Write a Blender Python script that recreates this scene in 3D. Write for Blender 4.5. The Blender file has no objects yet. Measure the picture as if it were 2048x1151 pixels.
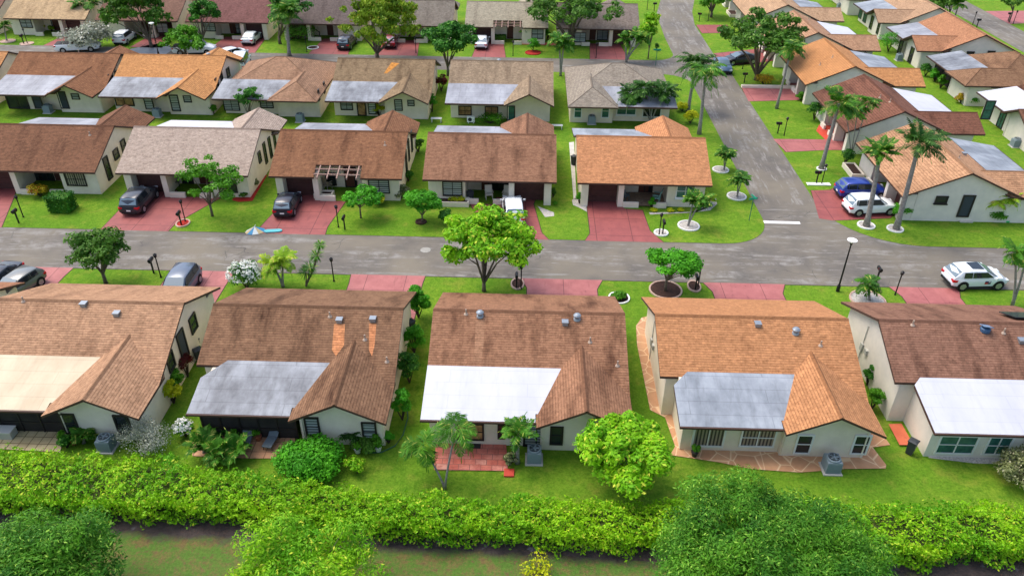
import bpy, math, random
import numpy as np
from mathutils import Vector, Matrix
random.seed(7); rng = np.random.default_rng(11)
SC = bpy.context.scene
# ---------------------------------------------------------------- camera
F_, TH, PS, RO, HC = 1551.26, .5845, -.0182, .0133, 32.22
fw = np.array([math.sin(PS)*math.cos(TH), math.cos(PS)*math.cos(TH), -math.sin(TH)])
r0 = np.array([math.cos(PS), -math.sin(PS), 0.]); u0 = np.cross(r0, fw)
cr = r0*math.cos(RO)+u0*math.sin(RO); cu = -r0*math.sin(RO)+u0*math.cos(RO)
CAM = np.array([0., 0., HC])
cd = bpy.data.cameras.new('camera'); cam = bpy.data.objects.new('camera', cd); SC.collection.objects.link(cam)
cam.matrix_world = Matrix(((cr[0], cu[0], -fw[0], 0), (cr[1], cu[1], -fw[1], 0), (cr[2], cu[2], -fw[2], HC), (0, 0, 0, 1)))
cd.sensor_width = 36; cd.lens = F_*36/2048; cd.clip_end = 2000; SC.camera = cam
# ---------------------------------------------------------------- light
SUN_EL, SUN_AZ = math.radians(62), math.radians(-62)     # azimuth from +Y, negative = towards -X
w = bpy.data.worlds.new('World'); SC.world = w; w.use_nodes = True
sky = w.node_tree.nodes.new('ShaderNodeTexSky'); sky.sky_type = 'NISHITA'; sky.sun_disc = False
sky.sun_elevation = SUN_EL; sky.sun_rotation = SUN_AZ; sky.air_density = 1.0; sky.dust_density = 4.0; sky.ozone_density = .6
w.node_tree.links.new(sky.outputs[0], w.node_tree.nodes['Background'].inputs[0])
w.node_tree.nodes['Background'].inputs[1].default_value = .15
sl = bpy.data.lights.new('sun', 'SUN'); sl.energy = .85; sl.angle = math.radians(35); sl.color = (1, .965, .91)
so = bpy.data.objects.new('sun', sl); SC.collection.objects.link(so)
sd = Vector((math.sin(SUN_AZ)*math.cos(SUN_EL), math.cos(SUN_AZ)*math.cos(SUN_EL), math.sin(SUN_EL)))
so.rotation_euler = sd.to_track_quat('Z', 'Y').to_euler(); so.location = (0, 0, 60)
SC.view_settings.view_transform = 'Standard'; SC.view_settings.look = 'None'; SC.view_settings.exposure = 0.95; SC.view_settings.gamma = 1
SC.cycles.max_bounces = 6; SC.cycles.diffuse_bounces = 3; SC.cycles.transparent_max_bounces = 6
# ---------------------------------------------------------------- helpers
def ray(px, py): return fw*F_+cr*(px-1024)-cu*(py-575.5)
def g(px, py, z=0.):
    d = ray(px, py); t = (z-HC)/d[2]; p = CAM+d*t; return float(p[0]), float(p[1])
def atY(px, py, Y):
    d = ray(px, py); p = CAM+d*(Y/d[1]); return float(p[0]), float(p[2])
def scale_at(X, Y, Z): return F_/float((np.array([X, Y, Z])-CAM)@fw)
def S(r, g_, b):
    f = lambda c: (c/255/12.92) if c/255 <= .04045 else ((c/255+.055)/1.055)**2.4
    return (f(r), f(g_), f(b), 1)
def link(o, parent=None):
    SC.collection.objects.link(o)
    if parent: o.parent = parent
    return o
def tag(o, label, cat=None, group=None, kind=None):
    if label: o['label'] = label
    if cat: o['category'] = cat
    if group: o['group'] = group
    if kind: o['kind'] = kind
    return o
def empty(name, loc=(0, 0, 0), rz=0, sc=1):
    o = bpy.data.objects.new(name, None); o.empty_display_size = .3; o.location = loc; o.rotation_euler = (0, 0, rz); o.scale = (sc,)*3
    return link(o)
def copy_tree(o, parent=None):
    c = o.copy(); SC.collection.objects.link(c)
    if parent: c.parent = parent
    for ch in list(o.children): copy_tree(ch, c)
    return c
# ---- materials
class NT:
    def __init__(s, name):
        s.m = bpy.data.materials.new(name); s.m.use_nodes = True; s.t = s.m.node_tree; s.b = s.t.nodes['Principled BSDF']; s.out = s.t.nodes['Material Output']
    def n(s, typ, ins={}, **kw):
        x = s.t.nodes.new(typ)
        for k, v in kw.items(): setattr(x, k, v)
        for k, v in ins.items():
            if hasattr(v, 'links') or isinstance(v, bpy.types.NodeSocket): s.t.links.new(v, x.inputs[k])
            else: x.inputs[k].default_value = v
        return x
    def mix(s, fac, a, b, blend='MIX'):
        x = s.n('ShaderNodeMix', data_type='RGBA', blend_type=blend)
        for i, v in ((0, fac), (6, a), (7, b)):
            if isinstance(v, bpy.types.NodeSocket): s.t.links.new(v, x.inputs[i])
            else: x.inputs[i].default_value = v
        return x.outputs[2]
    def ramp(s, v, a, b):
        x = s.n('ShaderNodeMapRange', {'Value': v, 'From Min': a, 'From Max': b}); return x.outputs[0]
    def noise(s, vec, scale, detail=4, rough=.6):
        return s.n('ShaderNodeTexNoise', {'Vector': vec, 'Scale': scale, 'Detail': detail, 'Roughness': rough}).outputs[0]
    def vmul(s, vec, m):
        return s.n('ShaderNodeVectorMath', {0: vec, 1: m}, operation='MULTIPLY').outputs[0]
    def bump(s, h, st=.5, d=.02):
        x = s.n('ShaderNodeBump', {'Height': h, 'Strength': st, 'Distance': d}); s.t.links.new(x.outputs[0], s.b.inputs['Normal'])
    def col(s, c):
        if isinstance(c, bpy.types.NodeSocket): s.t.links.new(c, s.b.inputs['Base Color'])
        else: s.b.inputs['Base Color'].default_value = c
    def set(s, **k):
        for a, v in k.items(): s.b.inputs[a.replace('_', ' ')].default_value = v
    @property
    def pos(s): return s.n('ShaderNodeNewGeometry').outputs['Position']
    @property
    def obj(s): return s.n('ShaderNodeTexCoord').outputs['Object']
    @property
    def uv(s): return s.n('ShaderNodeUVMap').outputs[0]
MC = {}
def M(name, c, c2=None, sc=2, rough=.7, metal=0, bump=0, spec=.3):
    if name in MC: return MC[name]
    t = NT(name); t.set(Roughness=rough, Metallic=metal); t.b.inputs['Specular IOR Level'].default_value = spec
    if c2:
        v = t.noise(t.obj, sc, 6, .65); t.col(t.mix(t.ramp(v, .35, .65), c, c2))
        if bump: t.bump(v, bump, .02)
    else: t.col(c)
    MC[name] = t.m; return t.m
def roofmat(name, rgb, stain=.5, seed=0, dark=(68, 58, 54), row=.17):
    t = NT(name); uv = t.uv
    g_ = sum(rgb)/3; sf = 1.0 if rgb[0]-rgb[2] < 85 else .9; rgb = tuple((g_+(x-g_)*sf)*.95+d for x, d in zip(rgb, (-7, 3, 0))); base = S(*rgb); k = lambda f: tuple(min(1, x*f) for x in base[:3])+(1,)
    br = t.n('ShaderNodeTexBrick', {'Vector': uv, 'Color1': k(1.14), 'Color2': k(.84), 'Mortar': k(.62), 'Scale': 1., 'Mortar Size': .006, 'Mortar Smooth': .3, 'Bias': 0., 'Brick Width': .36, 'Row Height': row})
    sv = t.n('ShaderNodeSeparateXYZ', {0: uv}).outputs[1]
    fr = t.n('ShaderNodeMath', {0: t.n('ShaderNodeMath', {0: sv, 1: row}, operation='DIVIDE').outputs[0]}, operation='FRACT').outputs[0]
    wob = t.noise(t.vmul(uv, (3.2, 5.9, 1)), 1., 2, .6); line = t.n('ShaderNodeMath', {0: t.ramp(fr, .34, .14), 1: t.ramp(wob, .3, .6)}, operation='MULTIPLY').outputs[0]
    off = t.n('ShaderNodeVectorMath', {0: t.pos, 1: (seed*13.1, seed*7.7, 0)}, operation='ADD').outputs[0]
    v1 = t.noise(t.vmul(off, (.9, .22, .3)), .9, 5, .65)
    v2 = t.noise(t.vmul(off, (1.3, 1.3, 1.3)), 1.1, 6, .7)
    c = t.mix(t.ramp(v2, .35, .7), br.outputs[0], t.mix(1., br.outputs[0], k(1.0)[:3]+(1,), 'MIX'))
    c = t.mix(.22, br.outputs[0], t.mix(t.ramp(v2, .3, .7), k(.8), k(1.25)))
    m1 = t.n('ShaderNodeMath', {0: t.ramp(v1, .48, .70), 1: stain}, operation='MULTIPLY').outputs[0]
    c = t.mix(m1, c, t.mix(1., c, S(*[min(255, x*1.75) for x in dark]), 'MULTIPLY'))
    c = t.mix(t.n('ShaderNodeMath', {0: line, 1: .85}, operation='MULTIPLY').outputs[0], c, t.mix(1., c, (.46, .42, .40, 1), 'MULTIPLY'))
    v3 = t.noise(off, 14, 3, .7)
    c = t.mix(t.ramp(v3, .55, .8), c, t.mix(1., c, (.68, .66, .64, 1), 'MULTIPLY'))
    v4 = t.noise(off, 4.2, 5, .8); c = t.mix(t.ramp(v4, .50, .62), c, t.mix(1., c, (.74, .70, .68, 1), 'MULTIPLY')); c = t.mix(t.ramp(v4, .46, .36), c, t.mix(1., c, (1.22, 1.2, 1.16, 1), 'MULTIPLY'))
    t.col(c); t.set(Roughness=.93); t.b.inputs['Specular IOR Level'].default_value = .2
    hb = t.n('ShaderNodeMath', {0: br.outputs['Fac'], 1: v3}, operation='SUBTRACT').outputs[0]
    t.bump(hb, -.7, .03) if False else t.bump(t.n('ShaderNodeMath', {0: 1., 1: br.outputs['Fac']}, operation='SUBTRACT').outputs[0], .6, .03)
    return t.m
def flatmat(name, rgb, rgb2, sc=.5, amt=1., seam=.9):
    t = NT(name); p = t.obj
    v = t.noise(t.vmul(p, (1, .6, 1)), sc, 7, .62)
    c = t.mix(t.ramp(v, .38, .66), S(*rgb), S(*rgb2))
    br = t.n('ShaderNodeTexBrick', {'Vector': t.vmul(t.uv, (1, 1, 1)), 'Color1': (1, 1, 1, 1), 'Color2': (.84, .84, .85, 1), 'Mortar': (.6, .6, .62, 1), 'Scale': 1., 'Mortar Size': .03, 'Mortar Smooth': .5, 'Brick Width': 9., 'Row Height': .92})
    c = t.mix(amt*seam, c, t.mix(1., c, br.outputs[0], 'MULTIPLY'))
    v2 = t.noise(t.vmul(p, (3, .45, 1)), 1.2, 6, .65)
    c = t.mix(t.ramp(v2, .5, .72), c, t.mix(1., c, tuple([1-.26*amt*(1 if seam > .5 else .3)]*3)+(1,), 'MULTIPLY'))
    t.col(c); t.set(Roughness=.6); return t.m
def leafmat(name, a, b, c3=None, sc=.7, trans=.25, rough=.6):
    if 'petal' not in name: a, b = [(min(246, q[0]*1.0+6), min(246, q[1]*1.03), q[2]*.75) for q in (a, b)] if 'silver' not in name and 'dry' not in name else (a, b)
    if name in MC: return MC[name]
    t = NT(name); ge = t.n('ShaderNodeNewGeometry'); rp = ge.outputs['Random Per Island']
    v = t.noise(t.obj, sc, 3, .6)
    f = t.n('ShaderNodeMath', {0: rp, 1: t.n('ShaderNodeMath', {0: t.ramp(v, .35, .65), 1: .55}, operation='MULTIPLY').outputs[0]}, operation='MULTIPLY_ADD')
    f.inputs[1].default_value = .5; t.t.links.new(t.n('ShaderNodeMath', {0: t.ramp(v, .3, .7), 1: .5}, operation='MULTIPLY').outputs[0], f.inputs[2])
    c = t.mix(f.outputs[0], S(*b), S(*a))
    if c3: c = t.mix(t.ramp(rp, .90, .93), c, S(*c3))
    t.col(c); t.set(Roughness=rough); t.b.inputs['Specular IOR Level'].default_value = .25
    tr = t.n('ShaderNodeBsdfTranslucent', {'Color': c}); mx = t.n('ShaderNodeMixShader', {0: trans, 1: t.b.outputs[0], 2: tr.outputs[0]})
    t.t.links.new(mx.outputs[0], t.out.inputs[0]); MC[name] = t.m; return t.m
# ---- mesh builder
class MB:
    def __init__(s): s.v = []; s.f = []; s.m = []; s.uv = {}
    def solid(s, vs, fs, ms, uvs=None):
        V = [Vector(p) for p in vs]; vol = 0
        for f in fs:
            for i in range(1, len(f)-1): vol += V[f[0]].dot(V[f[i]].cross(V[f[i+1]]))
        b = len(s.v); s.v += [tuple(p) for p in vs]
        for k, f in enumerate(fs):
            ff = list(f) if vol >= 0 else list(f)[::-1]
            s.f.append([b+i for i in ff]); s.m.append(ms[k] if isinstance(ms, (list, tuple)) else ms)
        return b
    def ext(s, poly, vec, m=0, mcap=None):
        n = len(poly); v = Vector(vec); P = [Vector(p) for p in poly]; Q = [p+v for p in P]
        fs = [list(range(n)), list(range(n, 2*n))[::-1]]+[[i, i+n, (i+1) % n+n, (i+1) % n] for i in range(n)]
        fs = [f[::-1] for f in fs]
        ms = [mcap if mcap is not None else m]*2+[m]*n
        return s.solid(P+Q, fs, ms)
    def slab(s, poly, t=.16, mt=0, ms=1):   # sloped roof slab, top face gets metric uv
        P = [Vector(p) for p in poly]; nrm = Vector((0, 0, 0))
        for i in range(len(P)): a, b = P[i], P[(i+1) % len(P)]; nrm += a.cross(b)
        if nrm.z < 0: P = P[::-1]; nrm = -nrm
        nrm.normalize(); n = len(P); Q = [p-Vector((0, 0, t)) for p in P]
        b = len(s.v); s.v += [tuple(p) for p in P+Q]; k = len(s.f)
        s.f.append([b+i for i in range(n)]); s.m.append(mt)
        s.f.append([b+n+i for i in range(n)][::-1]); s.m.append(ms)
        for i in range(n): j = (i+1) % n; s.f.append([b+i, b+n+i, b+n+j, b+j]); s.m.append(ms)
        up = Vector((0, 0, 1)); sl_ = (up-nrm*up.dot(nrm))
        if sl_.length < .02: sl_ = Vector((0, 1, 0))
        sl_.normalize(); uu = sl_.cross(nrm)
        s.uv[k] = [(p.dot(uu), p.dot(sl_)) for p in P]
    def box(s, x0, x1, y0, y1, z0, z1, m=0):
        return s.ext([(x0, y0, z0), (x1, y0, z0), (x1, y1, z0), (x0, y1, z0)], (0, 0, z1-z0), m)
    def obox(s, c, ax, ay, az, m=0):   # oriented box, half axes
        c, ax, ay, az = map(Vector, (c, ax, ay, az))
        return s.ext([c-ax-ay-az, c+ax-ay-az, c+ax+ay-az, c-ax+ay-az], az*2, m)
    def tube(s, pts, rad, n=8, m=0, cap=True):
        P = [Vector(p) for p in pts]; rings = []
        for i, p in enumerate(P):
            d = (P[min(i+1, len(P)-1)]-P[max(i-1, 0)]).normalized()
            a = d.cross(Vector((0, 1, 0))) if abs(d.y) < .9 else d.cross(Vector((1, 0, 0)))
            a.normalize(); b_ = d.cross(a); r = rad[i] if isinstance(rad, (list, tuple)) else rad
            rings.append([p+(a*math.cos(2*math.pi*k/n)+b_*math.sin(2*math.pi*k/n))*r for k in range(n)])
        vs = [q for rg in rings for q in rg]; fs = []
        for i in range(len(P)-1):
            for k in range(n): j = (k+1) % n; fs.append([i*n+k, i*n+j, (i+1)*n+j, (i+1)*n+k])
        if cap: fs.append(list(range(n))[::-1]); fs.append([(len(P)-1)*n+k for k in range(n)])
        return s.solid(vs, fs, m)
    def lathe(s, prof, c=(0, 0, 0), n=14, m=0):
        vs = []; fs = []; c = Vector(c)
        for r, z in prof:
            for k in range(n): vs.append(c+Vector((r*math.cos(2*math.pi*k/n), r*math.sin(2*math.pi*k/n), z)))
        for i in range(len(prof)-1):
            for k in range(n): j = (k+1) % n; fs.append([i*n+k, i*n+j, (i+1)*n+j, (i+1)*n+k])
        fs.append(list(range(n))[::-1]); fs.append([(len(prof)-1)*n+k for k in range(n)])
        return s.solid(vs, fs, m)
    def build(s, name, mats, parent=None, smooth=False, loc=None):
        me = bpy.data.meshes.new(name); me.from_pydata([tuple(p) for p in s.v], [], s.f)
        if not isinstance(mats, (list, tuple)): mats = [mats]
        for m_ in mats: me.materials.append(m_)
        me.polygons.foreach_set('material_index', s.m)
        if s.uv:
            L = me.uv_layers.new(name='uv')
            for k, q in s.uv.items():
                for li, c in zip(me.polygons[k].loop_indices, q): L.data[li].uv = c
        if smooth: me.polygons.foreach_set('use_smooth', [True]*len(me.polygons))
        me.update(); o = bpy.data.objects.new(name, me); link(o, parent)
        if loc: o.location = loc
        return o
def qmesh(name, V, nq, mat, parent=None, k=4):
    me = bpy.data.meshes.new(name); me.vertices.add(len(V)); me.vertices.foreach_set('co', V.astype(np.float32).ravel())
    me.loops.add(nq*k); me.loops.foreach_set('vertex_index', np.arange(nq*k, dtype=np.int32))
    me.polygons.add(nq); me.polygons.foreach_set('loop_start', np.arange(0, nq*k, k, dtype=np.int32))
    for m_ in (mat if isinstance(mat, (list, tuple)) else [mat]): me.materials.append(m_)
    me.update(calc_edges=True); me.validate(); return link(bpy.data.objects.new(name, me), parent)
def pts_in(poly, x, y): pass
# ---------------------------------------------------------------- shared materials
WALL = M('stucco', S(238, 226, 205), S(224, 212, 190), .8, .9, bump=.15)
WALL2 = M('cool_stucco', S(230, 222, 208), S(214, 208, 196), .8, .9, bump=.15)
TRIM = M('brown_trim', S(78, 56, 48), rough=.6)
TRIMW = M('pale_trim', S(190, 186, 178), rough=.6)
GARAGE = M('garage_brown', S(86, 56, 52), S(74, 48, 45), 3, .55)
DARKFR = M('bronze_frame', S(46, 42, 40), rough=.4)
WHITEFR = M('white_frame', S(225, 225, 220), rough=.5)
GLASS = M('glass_dark', S(38, 44, 46), rough=.12, spec=.6)
GTEAL = M('glass_teal', S(60, 110, 100), S(40, 82, 78), 3, .15, spec=.6)
SCREEN = M('insect_screen', S(40, 38, 38), S(56, 52, 50), 1.5, .8)
SHUT = M('shutter_dark', S(58, 66, 72), rough=.7)
WOODD = M('door_brown', S(88, 52, 42), rough=.5)
GREEND = M('door_green', S(38, 62, 58), rough=.5)
METAL = M('galvanised', S(150, 158, 164), rough=.35, metal=.5)
WHITE = M('white_paint', S(236, 236, 232), rough=.5)
BLACK = M('black_paint', S(28, 28, 30), rough=.4)
def stripes(name, a, b, freq, axis):
    t = NT(name); sx = t.n('ShaderNodeSeparateXYZ', {0: t.uv if False else t.obj})
    mt = t.n('ShaderNodeMath', {0: sx.outputs[axis], 1: freq}, operation='MULTIPLY').outputs[0]
    fr = t.n('ShaderNodeMath', {0: mt}, operation='FRACT').outputs[0]
    st = t.n('ShaderNodeMath', {0: fr, 1: .5}, operation='GREATER_THAN').outputs[0]
    t.col(t.mix(st, S(*a), S(*b))); t.set(Roughness=.3); return t.m
CURTX = stripes('curtain_behind_glass', (150, 140, 125), (60, 58, 55), 5.0, 0)
BLINDZ = stripes('blinds_behind_glass', (176, 182, 180), (92, 100, 102), 5.0, 2)
TAN = M('tan_curtain', S(196, 158, 104), S(120, 84, 60), 2, .4)
PANES = dict(d=GLASS, t=GTEAL, c=CURTX, b=BLINDZ, y=TAN, s=SHUT, k=SCREEN)
# ---------------------------------------------------------------- ground and roads
def sheet(name, pts, z, mat, px=True, label=None, kind='structure'):
    P = [(g(*p) if px else p) for p in pts]
    mb = MB(); mb.v = [(x, y, z) for x, y in P]; mb.f = [list(range(len(P)))]; mb.m = [0]
    a = sum(P[i][0]*P[(i+1) % len(P)][1]-P[(i+1) % len(P)][0]*P[i][1] for i in range(len(P)))
    if a < 0: mb.f[0].reverse()
    o = mb.build(name, mat); o['kind'] = kind
    if label: o['label'] = label
    return o
def grassmat():
    t = NT('lawn'); p = t.pos
    a = t.noise(p, .22, 5, .6); b = t.noise(p, 2.2, 5, .7); c = t.noise(p, 7, 6, .85); d = t.noise(p, .7, 4, .6)
    col = t.mix(t.ramp(a, .35, .65), S(102, 142, 38), S(134, 162, 50))
    col = t.mix(t.ramp(b, .35, .7), col, S(82, 128, 28))
    col = t.mix(t.n('ShaderNodeMath', {0: t.ramp(d, .54, .74), 1: .65}, operation='MULTIPLY').outputs[0], col, S(146, 146, 62))
    col = t.mix(t.ramp(c, .42, .66), col, t.mix(1., col, (.50, .56, .42, 1), 'MULTIPLY'))
    t.col(col); t.set(Roughness=.95); t.b.inputs['Specular IOR Level'].default_value = .1; t.bump(c, .9, .06); return t.m
def asphalt(name, along):
    t = NT(name); p = t.pos
    st = (.10, .9, 1) if along == 'x' else (.9, .10, 1)
    a = t.noise(t.vmul(p, st), 1.1, 7, .65); b = t.noise(p, .55, 7, .68); c = t.noise(p, 22, 3, .7); d = t.noise(p, .16, 4, .55)
    col = t.mix(t.ramp(b, .3, .7), S(110, 104, 95), S(86, 83, 79))
    col = t.mix(t.ramp(d, .4, .65), col, S(120, 113, 99))
    col = t.mix(t.n('ShaderNodeMath', {0: t.ramp(a, .50, .60), 1: t.ramp(t.noise(p, .9, 6, .7), .42, .60)}, operation='MULTIPLY').outputs[0], col, S(138, 135, 129))
    e = t.noise(t.vmul(p, (st[0]*2.2, st[1]*2.2, 1)), 1.3, 6, .7)
    col = t.mix(t.ramp(e, .58, .64), col, S(134, 131, 124))
    col = t.mix(t.ramp(c, .5, .75), col, t.mix(1., col, (.78, .78, .78, 1), 'MULTIPLY'))
    vo = t.n('ShaderNodeTexVoronoi', {'Vector': t.n('ShaderNodeVectorMath', {0: p, 1: t.n('ShaderNodeTexNoise', {'Vector': p, 'Scale': .8, 'Detail': 4.}).outputs[1]}, operation='ADD').outputs[0], 'Scale': .22}, feature='DISTANCE_TO_EDGE')
    col = t.mix(t.n('ShaderNodeMath', {0: t.ramp(vo.outputs[0], .006, .002), 1: t.ramp(t.noise(p, .12, 2, .5), .58, .62)}, operation='MULTIPLY').outputs[0], col, S(66, 64, 62))
    t.col(col); t.set(Roughness=.85); t.bump(c, .35, .02); return t.m
def paving(name, rgb, rgb2, joint=None, size=2.8):
    t = NT(name); p = t.pos; a = t.noise(p, .9, 6, .65); c = t.noise(p, 14, 4, .7)
    col = t.mix(t.ramp(a, .35, .65), S(*rgb), S(*rgb2)); col = t.mix(t.ramp(c, .5, .8), col, t.mix(1., col, (.85, .83, .83, 1), 'MULTIPLY'))
    sp = t.noise(p, 1.7, 5, .75); col = t.mix(t.ramp(sp, .60, .70), col, t.mix(1., col, (.60, .54, .56, 1), 'MULTIPLY')); col = t.mix(t.ramp(t.noise(t.vmul(p, (2.2, .35, 1)), 1., 5, .7), .58, .68), col, t.mix(1., col, (.78, .74, .76, 1), 'MULTIPLY'))
    t.col(col); t.set(Roughness=.62); t.bump(c, .15, .01)
    if joint:
        br = t.n('ShaderNodeTexBrick', {'Vector': p, 'Color1': (1, 1, 1, 1), 'Color2': (1, 1, 1, 1), 'Mortar': S(*joint), 'Scale': 1., 'Mortar Size': .025, 'Brick Width': size, 'Row Height': size}, offset=0.)
        t.col(t.mix(1., col, br.outputs[0], 'MULTIPLY'))
    return t.m
def flagstone(name, rgb, rgb2, line, sc=.75):
    t = NT(name); p = t.pos
    v = t.n('ShaderNodeTexVoronoi', {'Vector': p, 'Scale': sc}, feature='DISTANCE_TO_EDGE'); v2 = t.n('ShaderNodeTexVoronoi', {'Vector': p, 'Scale': sc})
    col = t.mix(t.n('ShaderNodeSeparateColor', {0: v2.outputs['Color']}).outputs[0], S(*rgb), S(*rgb2)); col = t.mix(t.ramp(t.noise(p, 3, 5, .6), .35, .75), col, t.mix(1., col, (.85, .82, .78, 1), 'MULTIPLY'))
    col = t.mix(t.ramp(v.outputs[0], .035, .015), col, S(*line)); t.col(col); t.set(Roughness=.75); return t.m
RED = paving('red_concrete', (152, 80, 76), (134, 68, 66), (150, 138, 138), 3.0)
PINK = paving('faded_red_concrete', (172, 104, 100), (152, 86, 84), (170, 160, 160), 3.0)
BRIGHT = paving('bright_red_concrete', (206, 74, 52), (186, 62, 46))
LAWN = grassmat()
sheet('ground', [(-400, -60), (400, -60), (400, 600), (-400, 600)], 0, LAWN, px=False)
def arc(cx, cy, r, a0, a1, n=10): return [(cx+r*math.cos(math.radians(a0+(a1-a0)*i/n)), cy+r*math.sin(math.radians(a0+(a1-a0)*i/n))) for i in range(n+1)]
ASX, ASY = asphalt('asphalt_street', 'x'), asphalt('asphalt_side_road', 'y')
main = [(-120, 50.05), (120, 50.05), (120, 56.3)]+[(33.5, 56.3)]+arc(33.5, 63.4, 7.1, -90, -180)[1:]+[(20.75, 63.4)]+[(20.8, 60.3)]+arc(16.6, 60.2, 4.15, 0, -90)[1:]+[(-120, 56.05)]
sheet('street', main, .010, ASX, px=False); sheet('street_edge', main and [(x, y+(.08 if y > 55 else -.08)) for x, y in main], .0035, M('street_edge_soil', S(52, 54, 40), S(72, 66, 50), 3, .95), px=False)
sheet('side_street', [(20.75, 63.4), (26.4, 63.4), (26.4, 100), (25.7, 106), (25.65, 124), (26.6, 132), (28.3, 140), (34, 160), (29, 162), (22.5, 140), (20.5, 130), (20.0, 117)]+arc(16.9, 108.6, 3.1, 0, -90, 6)+[(15, 99.7)]+arc(17, 96.1, 3.6, 90, 0, 6), .010, ASY, px=False)
sheet('back_street', [(-140, 99.8), (15, 99.75), (16.9, 105.55), (-20, 105.5), (-55, 105.6), (-57, 107), (-140, 107)], .010, ASX, px=False)
sheet('far_right_road', [(70.4, 60), (76.2, 60), (76.2, 260), (70.4, 260)], .010, ASY, px=False)
cut = sheet('pale_road_patch', [(240, 108), (262, 98), (300, 90), (335, 86), (345, 100), (330, 110), (285, 112)], .016, M('pale_wet_asphalt', S(150, 158, 164), S(128, 134, 140), .6, .3))
sheet('stop_line', [(1526, 441.5), (1599, 443.5), (1601, 448), (1529, 446.5)], .016, WHITE)
# soil and rough grass below the hedge
def soilmat():
    t = NT('soil'); p = t.pos; a = t.noise(p, 1.1, 6, .7); b = t.noise(p, 8, 5, .7)
    c = t.mix(t.ramp(a, .35, .65), S(58, 50, 48), S(88, 76, 72)); c = t.mix(t.ramp(b, .55, .75), c, S(120, 84, 62)); c = t.mix(t.ramp(t.noise(p, .8, 4, .6), .6, .72), c, S(132, 130, 136))
    t.col(c); t.set(Roughness=.95); t.bump(b, .8, .08); return t.m
def roughmat():
    t = NT('rough_grass'); p = t.pos; a = t.noise(p, 1.3, 6, .8); b = t.noise(p, 7, 6, .85)
    c = t.mix(t.ramp(a, .38, .54), S(134, 112, 68), S(92, 132, 42)); c = t.mix(t.ramp(t.noise(p, 3.1, 5, .7), .54, .66), c, S(126, 98, 68)); c = t.mix(t.ramp(b, .4, .7), c, t.mix(1., c, (.5, .48, .45, 1), 'MULTIPLY'))
    y = t.n('ShaderNodeSeparateXYZ', {0: p}); ln = t.n('ShaderNodeMath', {0: y.outputs[0], 1: .03}, operation='MULTIPLY').outputs[0]
    yy = t.n('ShaderNodeMath', {0: t.n('ShaderNodeMath', {0: y.outputs[1], 1: ln}, operation='ADD').outputs[0], 1: t.n('ShaderNodeMath', {0: t.noise(p, .9, 5, .7), 1: 1.6}, operation='MULTIPLY').outputs[0]}, operation='ADD').outputs[0]
    c = t.mix(t.ramp(yy, 25.2, 25.75), c, t.mix(t.ramp(a, .35, .65), S(58, 50, 48), S(92, 80, 76)))
    t.col(c); t.set(Roughness=.95); t.bump(b, 1, .1); return t.m
sheet('soil_bed', [(-60, 28.0), (-25, 27.6), (-8, 26.4), (60, 26), (60, 23.2), (6.4, 23.8), (-5.8, 24.5), (-20, 24.7), (-60, 25.2)], .004, soilmat(), px=False)
sheet('rough_ground', [(-60, 26.2), (-20, 25.6), (-5.8, 25.2), (6.4, 24.6), (60, 23.9), (60, 0), (-60, 0)], .008, roughmat(), px=False)
DZ = .016
EDGE = M('grass_edge_soil', S(60, 66, 34), S(78, 70, 44), 3, .95)
def grown(P, d):
    n = len(P); a = sum(P[i][0]*P[(i+1) % n][1]-P[(i+1) % n][0]*P[i][1] for i in range(n)); s_ = 1 if a > 0 else -1; out = []
    for i in range(n):
        p, q, r_ = Vector(P[i-1]), Vector(P[i]), Vector(P[(i+1) % n]); u, v = (q-p).normalized(), (r_-q).normalized()
        m = (Vector((u.y, -u.x))+Vector((v.y, -v.x)))*s_; m = m/max(.35, m.length_squared/2); out.append(tuple(q+m*d))
    return out
def drive(pts, label, mat=None, px=False, z=DZ):
    P = [g(*p) for p in pts] if px else pts
    sheet('driveway_edge', grown(P, .07), .004, EDGE, px=False); sheet('driveway', pts, z, mat or RED, px=px, label=label)
def flare(x0, x1, ys, yh, f=.5):   # driveway polygon from street line ys to house line yh
    s = 1 if yh > ys else -1
    return [(x0-f, ys), (x1+f, ys), (x1, ys+s*1.3), (x1, yh), (x0, yh), (x0, ys+s*1.3)]
for a, b in ((-41, -35), (-27.2, -22.4), (-13.2, -7.7), (.25, 5.5), (14.2, 19.4), (28.3, 32.6)): drive(flare(a, b, 50.06, 43.0, .5 if a > 0 else .1), 'red concrete driveway of the near row', PINK)
drive([(-52, 56.04), (-44.0, 56.04), (-46.0, 61.4), (-47, 63.8), (-52, 63.8)], 'red driveway at the left edge')
drive([(-35.6, 56.04), (-29.9, 56.04), (-29.8, 57.5), (-27.6, 62.3), (-32, 62.4), (-32, 63.6), (-35.7, 63.6), (-35.6, 59)], 'red driveway under the black car')
drive([(-22.6, 56.04), (-16.7, 56.04), (-16.8, 57.4), (-16.2, 62.2), (-18.9, 62.2), (-18.9, 63.6), (-22.1, 63.6), (-22.0, 60)], 'red driveway under the black hatchback')
drive([(-3.8, 56.04), (2.0, 56.04), (1.4, 57.2), (.7, 62.4), (.9, 63.6), (-2.7, 63.6), (-2.7, 62.2), (-5.0, 62.2), (-4.2, 60)], 'red driveway behind the yellow-green tree')
drive([(5.0, 56.04), (11.5, 56.04), (10.6, 58), (10.4, 61.7), (8.8, 61.9), (8.4, 63.6), (5.5, 63.6), (5.5, 57.3)], 'broad red driveway of the orange roofed corner house')
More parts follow.
